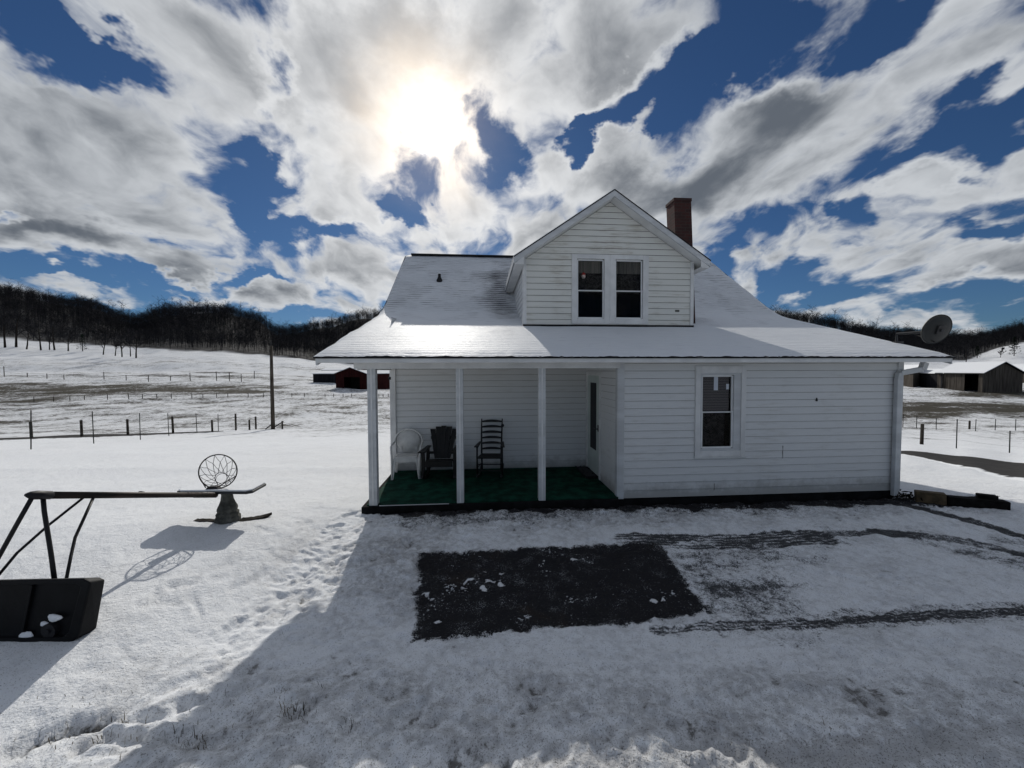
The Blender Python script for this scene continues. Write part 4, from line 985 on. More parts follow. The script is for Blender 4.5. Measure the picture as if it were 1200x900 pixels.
def ladder_rocker(loc, rz, label):
    root = empty('rocking_chair', (0, 0, 0), label, 'chair')
    for sx in (-1, 1):
        mb = MB(); mb.tube([(sx*.20, .24, .07), (sx*.205, .22, .42), (sx*.215, .31, .80), (sx*.22, .42, 1.12)], [.018, .019, .018, .013]); mb.build('back_post', 'black_wood', root, smooth=True)
        mb = MB(); mb.tube([(sx*.25, -.22, .07), (sx*.25, -.22, .64)], [.019, .017]); mb.build('leg', 'black_wood', root, smooth=True)
        mb = MB(); mb.hexa([(sx*.26-.045, -.29, .64), (sx*.26+.045, -.29, .64), (sx*.235+.025, .26, .64), (sx*.235-.025, .26, .64)], [(sx*.26-.045, -.29, .66), (sx*.26+.045, -.29, .66), (sx*.235+.025, .26, .66), (sx*.235-.025, .26, .66)]); mb.build('armrest', 'black_wood', root, .006)
        mb = MB(); pts = [(sx*.235, -.42+.90*k/12, .02+.10*((k-6)/6)**2) for k in range(13)]
        for a_, b_ in zip(pts[:-1], pts[1:]): mb.bar(a_, b_, .028, .045)
        mb.build('rocker', 'black_wood', root)
    for k in range(6):
        z_ = .50+k*.112; y_ = .235+max(0, z_-.42)*.265; mb = MB(); n_ = 8; vs = []; fs = []
        for i in range(n_+1):
            x_ = -.21+.42*i/n_; bow = .03*(1-(2*i/n_-1)**2); hh = .016+.022*(1-(2*i/n_-1)**2)
            for dy_ in (0, .012):
                vs += [(x_, y_+bow+dy_, z_-.016), (x_, y_+bow+dy_+hh*.2, z_+hh)]
        for i in range(n_):
            b0_ = i*4; fs += [(b0_, b0_+4, b0_+5, b0_+1), (b0_+2, b0_+3, b0_+7, b0_+6), (b0_+1, b0_+5, b0_+7, b0_+3), (b0_, b0_+2, b0_+6, b0_+4)]
        mb.add(vs, fs); mb.build('back_slat', 'black_wood', root)
    mb = MB(); mb.hexa([(-.26, -.25, .405), (.26, -.25, .405), (.21, .22, .39), (-.21, .22, .39)], [(-.26, -.25, .43), (.26, -.25, .43), (.21, .22, .415), (-.21, .22, .415)]); mb.build('seat', 'black_wood', root, .008)
    mb = MB()
    for z_ in (.16, .29): mb.tube([(-.25, -.22, z_), (.25, -.22, z_)], .011); mb.tube([(-.2, .235, z_+.02), (.2, .235, z_+.02)], .010)
    for sx in (-1, 1): mb.tube([(sx*.25, -.22, .22), (sx*.20, .235, .22)], .010)
    mb.build('stretcher', 'black_wood', root)
    mb = MB(); mb.tube([(.23, .37, .98), (.23, .33, .985)], .035, 10); mb.build('clamp', 'black_pl', root)
    root.location = loc; root.rotation_euler = (0, 0, rz); return root
ladder_rocker((atY(575, 560, 7.72)[0], 7.72, FZ), R(-6), 'dark ladder-back rocking chair standing alone right of the second porch post')

# ------------------------------------------------------------------ fallen basketball hoop
def G(px, py, d): return Vector(tuple(W(px, py, d)))
hb = G(40, 740, 2.95); hoop = empty('basketball_hoop', (hb.x, hb.y, float(ground_z(hb.x, hb.y))), 'toppled portable basketball hoop lying with its pole level above the snow', 'basketball hoop')
p0 = G(30, 580, 3.07); p1 = G(56, 580.3, 3.22); p2 = G(252, 580, 5.05)
mb = MB(); mb.tube([p1, p1.lerp(p2, .5), p2], .031, 14); pole = mb.build('pole', 'rust_pole', hoop, smooth=True)
mb = MB(); dirn = (p1-p0).normalized(); mb.tube([p0, p0+dirn*.03, p0.lerp(p1, .5), p1+dirn*.02], [.012, .028, .037, .035], 14); mb.build('pole_sleeve', 'black_pl', pole, smooth=True)
mb = MB(); q = G(165, 579.5, 4.15); mb.tube([q-dirn*.015, q+dirn*.015], .036, 14); mb.build('pole_collar', 'strut', pole, smooth=True); mb = MB(); q = G(228, 580, 4.8); mb.tube([q, p2+dirn*.02], .036, 14); mb.build('pole_collar', 'strut', pole, smooth=True)
sp = [([G(37, 584, 3.11), G(20, 614, 3.08), G(0, 650, 3.05), G(-18, 682, 3.02)], .0155), ([G(50.5, 584, 3.19), G(52, 600, 3.17), G(60, 650, 3.08), G(64, 680, 3.02)], .0155),
      ([G(98, 583, 3.5), G(55, 617, 3.3), G(20, 648, 3.15), G(-10, 684, 3.05)], .0105), ([G(109, 584, 3.55), G(99, 606, 3.44), G(88, 630, 3.30), G(83, 652, 3.2), G(77.5, 680, 3.05)], .0115)]
for pts, r_ in sp: mb = MB(); mb.tube(pts, r_, 10); mb.build('strut', 'strut', hoop, smooth=True)
# weighted base tipped up on its rear edge: its hollow underside faces us
TL, TR, BR_, BL_ = G(-150, 683, 2.93), G(107, 677.5, 2.93), G(90, 753, 2.88), G(-150, 757, 2.88)
back = Vector((fw[0], fw[1], 0)).normalized()
mb = MB(); n_ = 1
rimw = .05
def lerp2(u, v_): return TL.lerp(TR, u).lerp(BL_.lerp(BR_, u), v_)
outer = [lerp2(0, 0), lerp2(.965, 0), lerp2(1, .06), lerp2(1, .9), lerp2(.975, 1), lerp2(0, 1)]
inner = [lerp2(.03, .09), lerp2(.93, .09), lerp2(.955, .15), lerp2(.945, .85), lerp2(.92, .92), lerp2(.03, .92)]
bk = [q+back*.15+Vector((0, 0, -.045)) for q in [lerp2(.02, .06), lerp2(.95, .06), lerp2(.975, .1), lerp2(.985, .93), lerp2(.95, 1.0), lerp2(.02, 1.0)]]
inn2 = [q+back*.035 for q in inner]
vs = outer+inner+inn2+bk; k6 = 6; fs = []
for i in range(6):
    j = (i+1) % 6
    fs += [(i, j, 6+j, 6+i), (6+i, 6+j, 12+j, 12+i), (i, 18+i, 18+j, j)]
fs += [tuple(12+i for i in range(6)), tuple(18+i for i in range(6))[::-1]]
mb.add(vs, fs); basep = mb.build('base', 'base_pl', hoop, .012)
for u in (.25, .5, .72): a_ = lerp2(u, .12)+back*.03; b_ = lerp2(u-.01, .9)+back*.03; mb = MB(); mb.bar(a_, b_, .018, .03, back); mb.build('base_rib', 'base_pl', basep, .003)
# wheel and snow caught in the underside
wc = G(56, 740, 2.89); mb = MB(); mb.tube([wc, wc+back*.05], .055, 16); mb.tube([wc-back*.01, wc+back*.02], .02, 10); mb.build('wheel', 'black_pl', hoop)
for (cx, cy, ra, rb) in ((64, 724, .055, .030), (31, 750, .055, .075), (52, 731, .03, .018)):
    c_ = G(cx, cy, 2.905); mb = MB(); vs = []; fs = []; 
    for i in range(7):
        ph = math.pi*i/6
        for k in range(14):
            th = 2*math.pi*k/14; wv_ = 1+.16*math.sin(3*th+cx)+.09*math.sin(7*th)
            vs.append(c_+Vector((cr[0], cr[1], 0))*ra*math.sin(ph)*math.cos(th)*wv_+Vector((0, 0, 1))*rb*math.sin(ph)*math.sin(th)*wv_+back*(.014*math.cos(ph)))
    for i in range(6):
        for k in range(14): fs.append((i*14+k, i*14+(k+1) % 14, (i+1)*14+(k+1) % 14, (i+1)*14+k))
    mb.add(vs, fs); mb.build('caught_snow', 'snow', basep, smooth=True)
# dark lower corner piece
mb = MB(); c_ = G(100, 748, 3.02); mb.lathe([(.03, -.02), (.05, 0), (.045, .03), (.02, .04)], tuple(c_), 10); mb.build('base_cap', 'base_pl', hoop)
# backboard lying face up
k_ = .985
bA, bB, bC, bD = G(204, 577.5, 5.13*k_), G(294, 577.5, 5.13*k_), G(314, 566.5, 5.66*k_), G(232, 567.5, 5.66*k_)
up_ = (bB-bA).cross(bD-bA).normalized()
if up_.z < 0: up_ = -up_
def chamf(q, c=.06):
    out = []
    for i in range(4):
        a_, b_, p_ = q[i], q[(i+1) % 4], q[(i-1) % 4]
        out += [a_+(p_-a_).normalized()*c, a_+(b_-a_).normalized()*c]
    return out
def plate(q, t0, t1, name, m_, parent, bev=.004):
    n_ = len(q); mb = MB(); mb.add([p_+up_*t0 for p_ in q]+[p_+up_*t1 for p_ in q], [tuple(range(n_))[::-1], tuple(range(n_, 2*n_))]+[(i, (i+1) % n_, n_+(i+1) % n_, n_+i) for i in range(n_)])
    return mb.build(name, m_, parent, bev)
board = plate(chamf([bA, bB, bC, bD]), -.02, .012, 'backboard', 'board', hoop)
ins_ = [p_.lerp((bA+bB+bC+bD)/4, .03) for p_ in [bA, bB, bC, bD]]
plate(chamf(ins_), .0125, .034, 'board_snow', 'snow', board, .010)
# rim standing up from the board, with its net
rc = G(255.5, 552.5, 5.13*k_+.09); rx = (bB-bA).normalized(); tl = R(12)
ry = (up_*math.cos(.1)+rx*.1).normalized(); rx = (rx*math.cos(tl)+(bD-bA).normalized()*math.sin(tl)).normalized(); ry = (ry-rx*ry.dot(rx)).normalized()
mb = MB(); mb.torus(rc, rx, ry, .228, .008, 44, 8); rim = mb.build('rim', 'rim', hoop, smooth=True)
mb = MB(); foot_ = G(248, 573, 5.13*k_+.06)
for s_ in (-1, 1): mb.tube([rc+(rx*s_*.95+ry*(-.3)).normalized()*.228, foot_+rx*s_*.07+up_*.02], .007, 6)
mb.hexa([foot_-rx*.08-up_*.01, foot_+rx*.10-up_*.01, foot_+rx*.10+back*.05-up_*.01, foot_-rx*.08+back*.05-up_*.01], [foot_-rx*.05+up_*.03, foot_+rx*.05+up_*.03, foot_+rx*.05+back*.05+up_*.03, foot_-rx*.05+back*.05+up_*.03]); mb.build('rim_bracket', 'rim', hoop)
mb = MB(); lc = G(259, 560, 4.96); nn_ = 12
def rp(k, r_, c): th = 2*math.pi*k/nn_+.2; return c+(rx*math.cos(th)+ry*math.sin(th))*r_
rowc = [rc, rc.lerp(lc, .35)+Vector((0, 0, -.01)), rc.lerp(lc, .7)+Vector((0, 0, -.02)), lc]; rowr = [.228, .165, .105, .07]
for lv in range(3):
    for k in range(nn_):
        a_ = rp(k+lv*.5, rowr[lv], rowc[lv])
        for dk in (-.5, .5):
            b_ = rp(k+lv*.5+dk, rowr[lv+1], rowc[lv+1]); mb.tube([a_, a_.lerp(b_, .5)+Vector((0, 0, -.008)), b_], .0032, 4, False)
mb.torus(lc, rx, ry, .07, .004, 20, 5); mb.torus(rowc[2]+Vector((.03, 0, -.03)), rx, ry, .08, .003, 20, 5); mb.build('net', 'net', rim)

# pedestal under the backboard and the slabs at its foot
pq = G(267, 609, 5.25); pz = float(ground_z(pq.x, pq.y)); topz = min(bA.z, bC.z)-.022
hh = topz-pz
mb = MB(); mb.lathe([(.155, -.06), (.155, .06), (.135, .08), (.14, .12), (.115, .14), (.125, .17), (.12, .20), (.10, .24), (.078, .30), (.068, hh-.03), (.072, hh)], (pq.x, pq.y, pz), 8)
tag(mb.build('birdbath_pedestal', 'concrete', None, .006), 'grey concrete birdbath pedestal holding up the fallen backboard', 'pedestal')
for k, (a_, b_, lab) in enumerate([((229, 610.5), (254, 611.5), 'small dark flat stone left of the concrete pedestal'), ((279, 610.5), (314, 606.5), 'long dark flat stone right of the concrete pedestal')]):
    A_ = hit(*a_); B_ = hit(*b_); th_ = .012 if k == 0 else .016
    mb = MB(); z_ = float(ground_z(*((A_+B_)[:2]/2)))
    n_ = 9; pts = []
    for i in range(n_+1): pts.append(Vector((A_[0]+(B_[0]-A_[0])*i/n_, A_[1]+(B_[1]-A_[1])*i/n_-.03-random.uniform(0, .02)-(.05 if k else 0)*math.sin(math.pi*i/n_), 0)))
    bks = [Vector((p_.x, p_.y+.07+random.uniform(0, .03)+(.06 if k else 0), 0)) for p_ in pts]
    q = pts+bks[::-1]; m_n = len(q)
    mb.add([(p_.x, p_.y, z_-.02) for p_ in q]+[(p_.x, p_.y, z_+th_) for p_ in q], [tuple(range(m_n, 2*m_n))]+[(i, (i+1) % m_n, m_n+(i+1) % m_n, m_n+i) for i in range(m_n)])
    tag(mb.build('flat_stone', 'stone'), lab, 'stone')

# ------------------------------------------------------------------ timbers right of the house
def timber(a_, b_, w_, h_, m_, name, lab, lift=0):
    A_ = hit(*a_); B_ = hit(*b_); za_, zb_ = A_[2]+h_/2-.02+lift, B_[2]+h_/2-.02+lift
    mb = MB(); mb.bar((A_[0], A_[1], za_), (B_[0], B_[1], zb_), w_, h_); o = mb.build(name, m_, None, .012); tag(o, lab, 'timber'); return o
timber((1072, 586), (1108, 590), .16, .19, 'timber_tan', 'landscape_timber', 'short brown timber beside the house corner with a black edge')
timber((1109, 590.5), (1180, 597), .16, .16, 'timber', 'landscape_timber', 'long black timber lying right of the short brown timber')
o = timber((1144, 592), (1168, 595), .12, .07, 'timber', 'landscape_timber', 'small black block resting on the long black timber', .15)
a_ = hit(1048, 583)
mb = MB()
for k in range(170):
    x_ = X1+random.gauss(.05, .16); y_ = FY-.12+random.gauss(0, .12); z_ = float(base_z(x_, y_))+abs(random.gauss(0, .05))
    s_ = random.uniform(.02, .055); a1_ = Vector((random.uniform(-1, 1), random.uniform(-1, 1), random.uniform(-.4, .8)))*s_; a2_ = Vector((random.uniform(-1, 1), random.uniform(-1, 1), random.uniform(-.3, .8)))*s_
    c_ = Vector((x_, y_, z_)); mb.add([c_, c_+a1_, c_+a1_+a2_, c_+a2_*.8], [(0, 1, 2, 3)])
tag(mb.build('leaf_litter', 'litter'), 'dark wet leaves heaped against the right house corner', 'leaves', kind='stuff')
mb = MB()
for k in range(60):
    x_ = X0-.12+random.gauss(0, .09); y_ = random.uniform(7.2, 8.2); z_ = .04+abs(random.gauss(0, .03)); s_ = .04
    c_ = Vector((x_ if x_ < X0-.03 else X0-.05, y_, z_)); a1_ = Vector((random.uniform(-1, .3), random.uniform(-1, 1), random.uniform(0, .5)))*s_; a2_ = Vector((random.uniform(-1, .2), random.uniform(-1, 1), random.uniform(0, .6)))*s_
    mb.add([c_, c_+a1_, c_+a1_+a2_, c_+a2_], [(0, 1, 2, 3)])
tag(mb.build('leaf_litter', 'litter'), 'dark leaves blown against the porch side door', 'leaves', kind='stuff')

# ------------------------------------------------------------------ fences and pole
def fence(name, label, posts, kind, wires, group=None, wr_=.004, braces=()):
    """posts: (px, ytop, ybase, depth or None, style)"""
    P_ = []
    for (px, yt, yb_, dd_, st) in posts:
        if dd_ is None: q = hit(px, yb_)
        else: q = W(px, yb_, dd_)
        dep = (q-CP)@fw; hgt = (yb_-yt)/F*dep
        gz = float(ground_z(q[0], q[1])); P_.append((q[0], q[1], gz, hgt+(q[2]-gz if dd_ else 0), st, dep))
    root = empty(name, P_[0][:3], label, 'fence', group)
    for x_, y_, z_, h_, st, dep in P_:
        mb = MB(); r_ = max((.022 if st == 't' else .075 if st == 'w' else .05), dep*(.00085))
        lean = random.gauss(0, .015)
        mb.tube([(x_, y_, z_-.3), (x_+lean*h_, y_, z_+h_)], [r_, r_*.92], 5 if st == 't' else 8)
        mb.build('post', 'tpost' if st == 't' else 'post', root)
    mb = MB()
    for hw_ in wires:
        for a_, b_ in zip(P_[:-1], P_[1:]):
            pa = Vector((a_[0], a_[1]-.02, a_[2]+a_[3]*hw_)); pb = Vector((b_[0], b_[1]-.02, b_[2]+b_[3]*hw_)); mdp = pa.lerp(pb, .5)+Vector((0, 0, -.02))
            mb.tube([pa, mdp, pb], wr_, 3, False)
    mb.build('wire', 'wire', root)
    for a_, b_, r_ in braces:
        mb = MB(); mb.tube([W(*a_), W(*b_)], r_, 6); mb.build('brace', 'post', root)
    return root, P_
fence('wire_fence', 'line of thin steel posts nearest the left edge, in front of the lane', [(-75, 478, 535, None, 't'), (36, 481, 527, None, 't'), (110, 482, 520, None, 't'), (164.5, 484, 515.5, None, 't'), (198, 484.5, 511.3, None, 't'), (231, 485, 508, None, 't'), (256, 485, 505.8, None, 't')], 't', (.35, .6, .85), None, .003)
fence('post_fence', 'short thick wooden posts along the far side of the left lane', [(-60, 492, 515, None, 'w'), (37, 494, 514, None, 'w'), (96, 492, 512, None, 'w'), (150, 491, 510, None, 'w'), (203, 488, 508.5, None, 'w'), (249, 492, 506.5, None, 'w'), (276.5, 485, 504.5, None, 'w'), (292.5, 492, 504, None, 'w'), (300, 488, 503, None, 'w'), (331, 492.5, 502, None, 'w')], 'w', (.4, .8), None, .004)
far_a = [(40, 0), (63, 0), (82, 1), (99, 3), (126, 0), (151, 0), (167, 1), (184, 0), (201, 0), (225, -1), (238, 1), (254, 0), (267, 0), (291, 0), (309, 1), (342, 1), (357, 1), (381, 1), (391, 1), (402, 1), (412, 1), (432, 1), (444, 0), (449, 1), (455, 0), (470, 0)]
fence('pasture_fence', 'distant low fence across the pasture in front of the red barn', [(-90, 464, 474.5, None, 'f'), (-20, 464, 473.5, None, 'f')]+[(x_, 461+max(0, (260-x_)*.0225)+e_*.3, np.interp(x_, [0, 260, 470], [473, 466.5, 464.5]), None, 'f') for x_, e_ in far_a], 'f', (.5, .9), None, .02)
fence('hill_fence', 'farthest fence line on the snowy rise below the woods', [(5, 429, 441, None, 'f'), (32, 437, 442, None, 'f'), (55, 437, 443, None, 'f'), (75, 437, 443, None, 'f'), (122, 437, 445.5, None, 'f'), (148, 440, 446, None, 'f'), (174, 438, 446, None, 'f'), (200, 440, 446, None, 'f'), (223, 437, 446.5, None, 'f'), (254, 436, 447, None, 'f'), (269, 437, 447, None, 'f'), (283, 438, 447.5, None, 'f'), (298, 434, 443, None, 'f')], 'f', (.5, .9), None, .02)
fence('roadside_fence', 'nearer fence right of the house with one thick post by the side road', [(1040, 489, 519, None, 't'), (1080, 497, 521, None, 'w'), (1120.7, 491.5, 526, None, 't'), (1183, 505, 531, None, 't'), (1260, 500, 538, None, 't')], 't', (.3, .55, .8), None, .003)
fence('meadow_fence', 'second fence right of the house, of thin posts before the shaded meadow', [(1058, 484, 499.5, None, 't'), (1074, 486, 500, None, 't'), (1097, 488.5, 502, None, 't'), (1136, 493, 503, None, 'w'), (1143, 491, 505, None, 't'), (1166, 492, 505, None, 't'), (1190, 492.5, 506, None, 't'), (1225, 492, 507, None, 't')], 't', (.3, .6, .9), None, .006)
q = hit(320, 502.5); dep = (q-CP)@fw; ht = (502.5-405)/F*dep; gz = float(ground_z(q[0], q[1]))
mb = MB(); mb.tube([(q[0], q[1], gz-.5), (q[0], q[1], gz+ht*.6), (q[0]+.02, q[1], gz+ht)], [.17, .14, .11], 12)
po = mb.build('utility_pole', 'pole', None, smooth=True); tag(po, 'tall bare wooden utility pole standing at the end of the short post fence', 'utility pole')
mb = MB(); mb.tube([(q[0], q[1], gz+ht), (q[0], q[1], gz+ht+.5)], .035, 6); mb.build('pole_pin', 'metal_dark', po)
br = MB(); a_ = W(332, 494, dep*.99); b_ = W(322, 500, dep); br.tube([a_, b_], .05, 6); a_ = W(311, 503, dep*.98); b_ = W(319, 497, dep); br.tube([a_, b_], .05, 6); br.build('pole_brace', 'post', po)

# ------------------------------------------------------------------ barns
def barn(name, label, c, yaw, L, Wd, eave, ridge, wallm, roof_snow=True, door=None, over=.4, doorm='dark_in', cat='barn', sides=()):
    """gable end faces local -Y; L along Y, Wd along X"""
    z = min(float(base_z(c[0], c[1])), c[2]); root = empty(name, (0, 0, 0), label, cat)
    h_ = Wd/2
    mb = MB()
    def gable(y, hole=None):
        if hole:
            a_, b_, zt_ = hole
            mb.add([(-h_, y, 0), (a_, y, 0), (a_, y, zt_), (a_, y, eave), (-h_, y, eave)], [(0, 1, 2, 3, 4)]); mb.add([(b_, y, 0), (h_, y, 0), (h_, y, eave), (b_, y, eave), (b_, y, zt_)], [(0, 1, 2, 3, 4)])
            mb.add([(a_, y, zt_), (b_, y, zt_), (b_, y, eave), (a_, y, eave)], [(0, 1, 2, 3)]); mb.add([(-h_, y, eave), (h_, y, eave), (0, y, ridge)], [(0, 1, 2)])
        else: mb.add([(-h_, y, 0), (h_, y, 0), (h_, y, eave), (0, y, ridge), (-h_, y, eave)], [(0, 1, 2, 3, 4)])
    gable(0, door); gable(L)
    mb.add([(h_, 0, -1), (h_, L, -1), (h_, L, eave), (h_, 0, eave)], [(0, 1, 2, 3)])
    if sides:      # opening in the left long wall (y0, y1, ztop)
        y0, y1, zt_ = sides
        mb.add([(-h_, 0, -1), (-h_, y0, -1), (-h_, y0, eave), (-h_, 0, eave)], [(0, 1, 2, 3)]); mb.add([(-h_, y1, -1), (-h_, L, -1), (-h_, L, eave), (-h_, y1, eave)], [(0, 1, 2, 3)])
        mb.add([(-h_, y0, zt_), (-h_, y1, zt_), (-h_, y1, eave), (-h_, y0, eave)], [(0, 1, 2, 3)])
    else: mb.add([(-h_, 0, -1), (-h_, L, -1), (-h_, L, eave), (-h_, 0, eave)], [(0, 1, 2, 3)])
    mb.add([(-h_, 0, -1), (h_, 0, -1), (h_, 0, 0), (-h_, 0, 0)], [(0, 1, 2, 3)])
    mb.build('wall', wallm, root)
    sl2_ = (ridge-eave)/h_
    def rp_(m_, nm, t0, t1, o_):
        mb = MB()
        for s_ in (-1, 1):
            xe = s_*(h_+o_); ze = eave-sl2_*o_
            mb.hexa([(0, -o_, ridge+t0), (xe, -o_, ze+t0), (xe, L+o_, ze+t0), (0, L+o_, ridge+t0)], [(0, -o_, ridge+t1), (xe, -o_, ze+t1), (xe, L+o_, ze+t1), (0, L+o_, ridge+t1)])
        return mb.build(nm, m_, root)
    rf_ = rp_('dark_wood' if wallm != 'red' else 'red', 'roof', .02, .14, over)
    if roof_snow: o_ = rp_('snow', 'roof_snow', .15, .26, over-.06); 
    if door:
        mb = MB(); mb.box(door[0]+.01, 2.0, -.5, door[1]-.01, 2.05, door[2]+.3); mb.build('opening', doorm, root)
        mb = MB(); mb.add([(-h_+.05, .5, .03), (h_-.05, .5, .03), (h_-.05, L-.1, .03), (-h_+.05, L-.1, .03)], [(0, 1, 2, 3)]); mb.build('floor', 'dark_in', root)
    root.location = (c[0], c[1], z); root.rotation_euler = (0, 0, yaw); return root
# red barn: gable front px 392-432, base 457, apex 432
q = hit(411.5, 457.5); dp_ = (q-CP)@fw; s_ = dp_/F
barn('red_barn', 'small red barn with an open dark doorway beyond the porch corner post', q, R(-20), 9, 40*s_*1.06, 19*s_, 26*s_, 'red', True, (-9.5*s_, 12*s_, 15.5*s_), .35)
q = hit(384, 449.5); dp_ = (q-CP)@fw; s_ = dp_/F
def shed(name, label, x0, x1, yt, yb_, depth_m, m_='dark_wood'):
    q = hit((x0+x1)/2, yb_); dp_ = (q-CP)@fw; s_ = dp_/F; wd_m = (x1-x0)*s_; ht = (yb_-yt)*s_
    root = empty(name, (0, 0, 0), label, 'shed'); mb = MB()
    mb.hexa([(-wd_m/2, 0, -.6), (wd_m/2, 0, -.6), (wd_m/2, depth_m, -.6), (-wd_m/2, depth_m, -.6)], [(-wd_m/2, 0, ht-.25), (wd_m/2, 0, ht-.25), (wd_m/2, depth_m, ht+.4), (-wd_m/2, depth_m, ht+.4)]); mb.build('wall', m_, root)
    mb = MB(); mb.hexa([(-wd_m/2-.2, -.3, ht-.26), (wd_m/2+.2, -.3, ht-.26), (wd_m/2+.2, depth_m+.2, ht+.46), (-wd_m/2-.2, depth_m+.2, ht+.46)], [(-wd_m/2-.2, -.3, ht-.1), (wd_m/2+.2, -.3, ht-.1), (wd_m/2+.2, depth_m+.2, ht+.62), (-wd_m/2-.2, depth_m+.2, ht+.62)]); rr_ = mb.build('roof', 'snow', root)
    root.location = tuple(q); root.rotation_euler = (0, 0, -YAW); return root
shed('open_shed', 'long dark low shed just left of the red barn', 367, 394, 437, 449, 5)
shed('back_shed', 'dark shed behind the long low shed, its roof just showing', 377, 402, 433, 444, 4)
# weathered tobacco barns on the right. gable end faces us right of the long wall
q = hit(1151, 457.5); dp_ = (q-CP)@fw; s_ = dp_/F
def long_barn(name, label, pl, pr, pg, ye_l, ye_r, yr, yb_, s0, depth0, wm='grey_wood', opening=None):
    """long wall from px pl to pr at the eave, gable end from pr to pg; ridge end at mid gable"""
    A_ = W(pl, yb_, depth0*1.12); B_ = W(pr, yb_, depth0); C_ = W(pg, yb_+0.3, depth0*1.05)
    g = float(base_z(B_[0], B_[1])); z0_ = min(g, B_[2])-.6
    he = (yb_-ye_r)/F*depth0; hr = (yb_-yr)/F*depth0*1.02
    A2 = Vector((A_[0], A_[1], 0)); B2 = Vector((B_[0], B_[1], 0)); u = (A2-B2); L = u.length; u.normalize()
    n_ = Vector((-u.y, u.x, 0)); 
    if n_.dot(Vector((C_[0]-B_[0], C_[1]-B_[1], 0))) < 0: n_ = -n_
    Wd = Vector((C_[0]-B_[0], C_[1]-B_[1], 0)).length; Cv = Vector((C_[0]-B_[0], C_[1]-B_[1], 0))
    zb_ = B_[2]; root = empty(name, (B_[0], B_[1], zb_), label, 'barn')
    P3 = lambda a, b, z: Vector((B2.x, B2.y, 0))+u*a+Cv*b+Vector((0, 0, zb_+z))
    mb = MB()
    if opening:
        o0, o1 = opening; 
        mb.add([P3(0, 0, -1), P3(o0, 0, -1), P3(o0, 0, he), P3(0, 0, he)], [(0, 1, 2, 3)]); mb.add([P3(o1, 0, -1), P3(L, 0, -1), P3(L, 0, he), P3(o1, 0, he)], [(0, 1, 2, 3)])
        mb.add([P3(o0, 0, he*.97), P3(o1, 0, he*.97), P3(o1, 0, he), P3(o0, 0, he)], [(0, 1, 2, 3)])
    else: mb.add([P3(0, 0, -1), P3(L, 0, -1), P3(L, 0, he), P3(0, 0, he)], [(0, 1, 2, 3)])
    mb.add([P3(0, 0, -1), P3(0, 1, -1), P3(0, 1, he), P3(0, .5, hr), P3(0, 0, he)], [(0, 1, 2, 3, 4)]); mb.add([P3(L, 0, -1), P3(L, 1, -1), P3(L, 1, he), P3(L, .5, hr), P3(L, 0, he)], [(0, 1, 2, 3, 4)]); mb.add([P3(0, 1, -1), P3(L, 1, -1), P3(L, 1, he), P3(0, 1, he)], [(0, 1, 2, 3)])
    mb.build('wall', wm, root)
    for nm, m_, t0, t1, ov in (('roof', 'dark_wood', .02, .16, .03), ('roof_snow', 'snow', .165, .28, .02)):
        mb = MB(); sl3 = (hr-he)/.5
        for s2_ in (0, 1):
            b_e = -ov if s2_ == 0 else 1+ov; ze = he-sl3*ov
            mb.hexa([P3(-.4, .5, hr+t0), P3(-.4, b_e, ze+t0), P3(L+.4, b_e, ze+t0), P3(L+.4, .5, hr+t0)], [P3(-.4, .5, hr+t1), P3(-.4, b_e, ze+t1), P3(L+.4, b_e, ze+t1), P3(L+.4, .5, hr+t1)])
        mb.build(nm, m_, root)
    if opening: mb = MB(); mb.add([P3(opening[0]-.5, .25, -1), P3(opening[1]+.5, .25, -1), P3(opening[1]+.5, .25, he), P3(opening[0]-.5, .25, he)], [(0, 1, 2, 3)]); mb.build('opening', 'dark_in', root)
    return root
long_barn('tobacco_barn', 'weathered grey board barn with open bay and snowy roof at far right', 1098, 1151, 1198, 438, 437.8, 425.6, 458, 1, 78, opening=(.8, 3.5))
long_barn('lean_to_barn', 'low dark barn adjoining the left side of the grey board barn', 1071, 1104, 1116, 439, 438.5, 434, 459, 1, 86, 'dark_wood')
long_barn('brown_shed', 'low brown shed just right of the house corner, left of the dark barn', 1040, 1069.5, 1085, 438, 438, 429, 457, 1, 92)
long_barn('back_barn', 'far snowy-roofed barn peeking out behind the grey board barn', 1150, 1202, 1230, 436, 436, 428, 452, 1, 98)

# ------------------------------------------------------------------ trees
def tree_geo(rs, h, levels=3, spread=.55, thick=.02, nb=6):
    """returns trunk and branch polylines with radii"""
    trunk = []; br = []
    def grow(p, d_, L, r_, lv, store):
        n_ = 4; pts = [p]; rad = [r_]
        for i in range(n_):
            d_ = (d_+Vector((rs.gauss(0, .10), rs.gauss(0, .10), rs.gauss(.04, .05)))*(1.0 if lv else .5)).normalized(); p = p+d_*L/n_; pts.append(p); rad.append(r_*(1-.75*(i+1)/n_))
        store.append((pts, rad, lv))
        if lv < levels:
            for k in range(nb if lv else nb+3):
                t_ = rs.uniform(.32 if lv == 0 else .2, 1.0); i = min(int(t_*n_), n_-1); q = pts[i].lerp(pts[i+1], t_*n_-i)
                a_ = rs.uniform(0, 2*math.pi); side = Vector((math.cos(a_), math.sin(a_), rs.uniform(.1, .9))); nd = (d_*(1-spread)+side*spread).normalized()
                grow(q, nd, L*rs.uniform(.38, .62)*(1.15-t_*.45), r_*.42, lv+1, br)
    grow(Vector((0, 0, -.3)), Vector((rs.gauss(0, .04), rs.gauss(0, .04), 1)), h*.85, h*thick, 0, trunk); return trunk, br
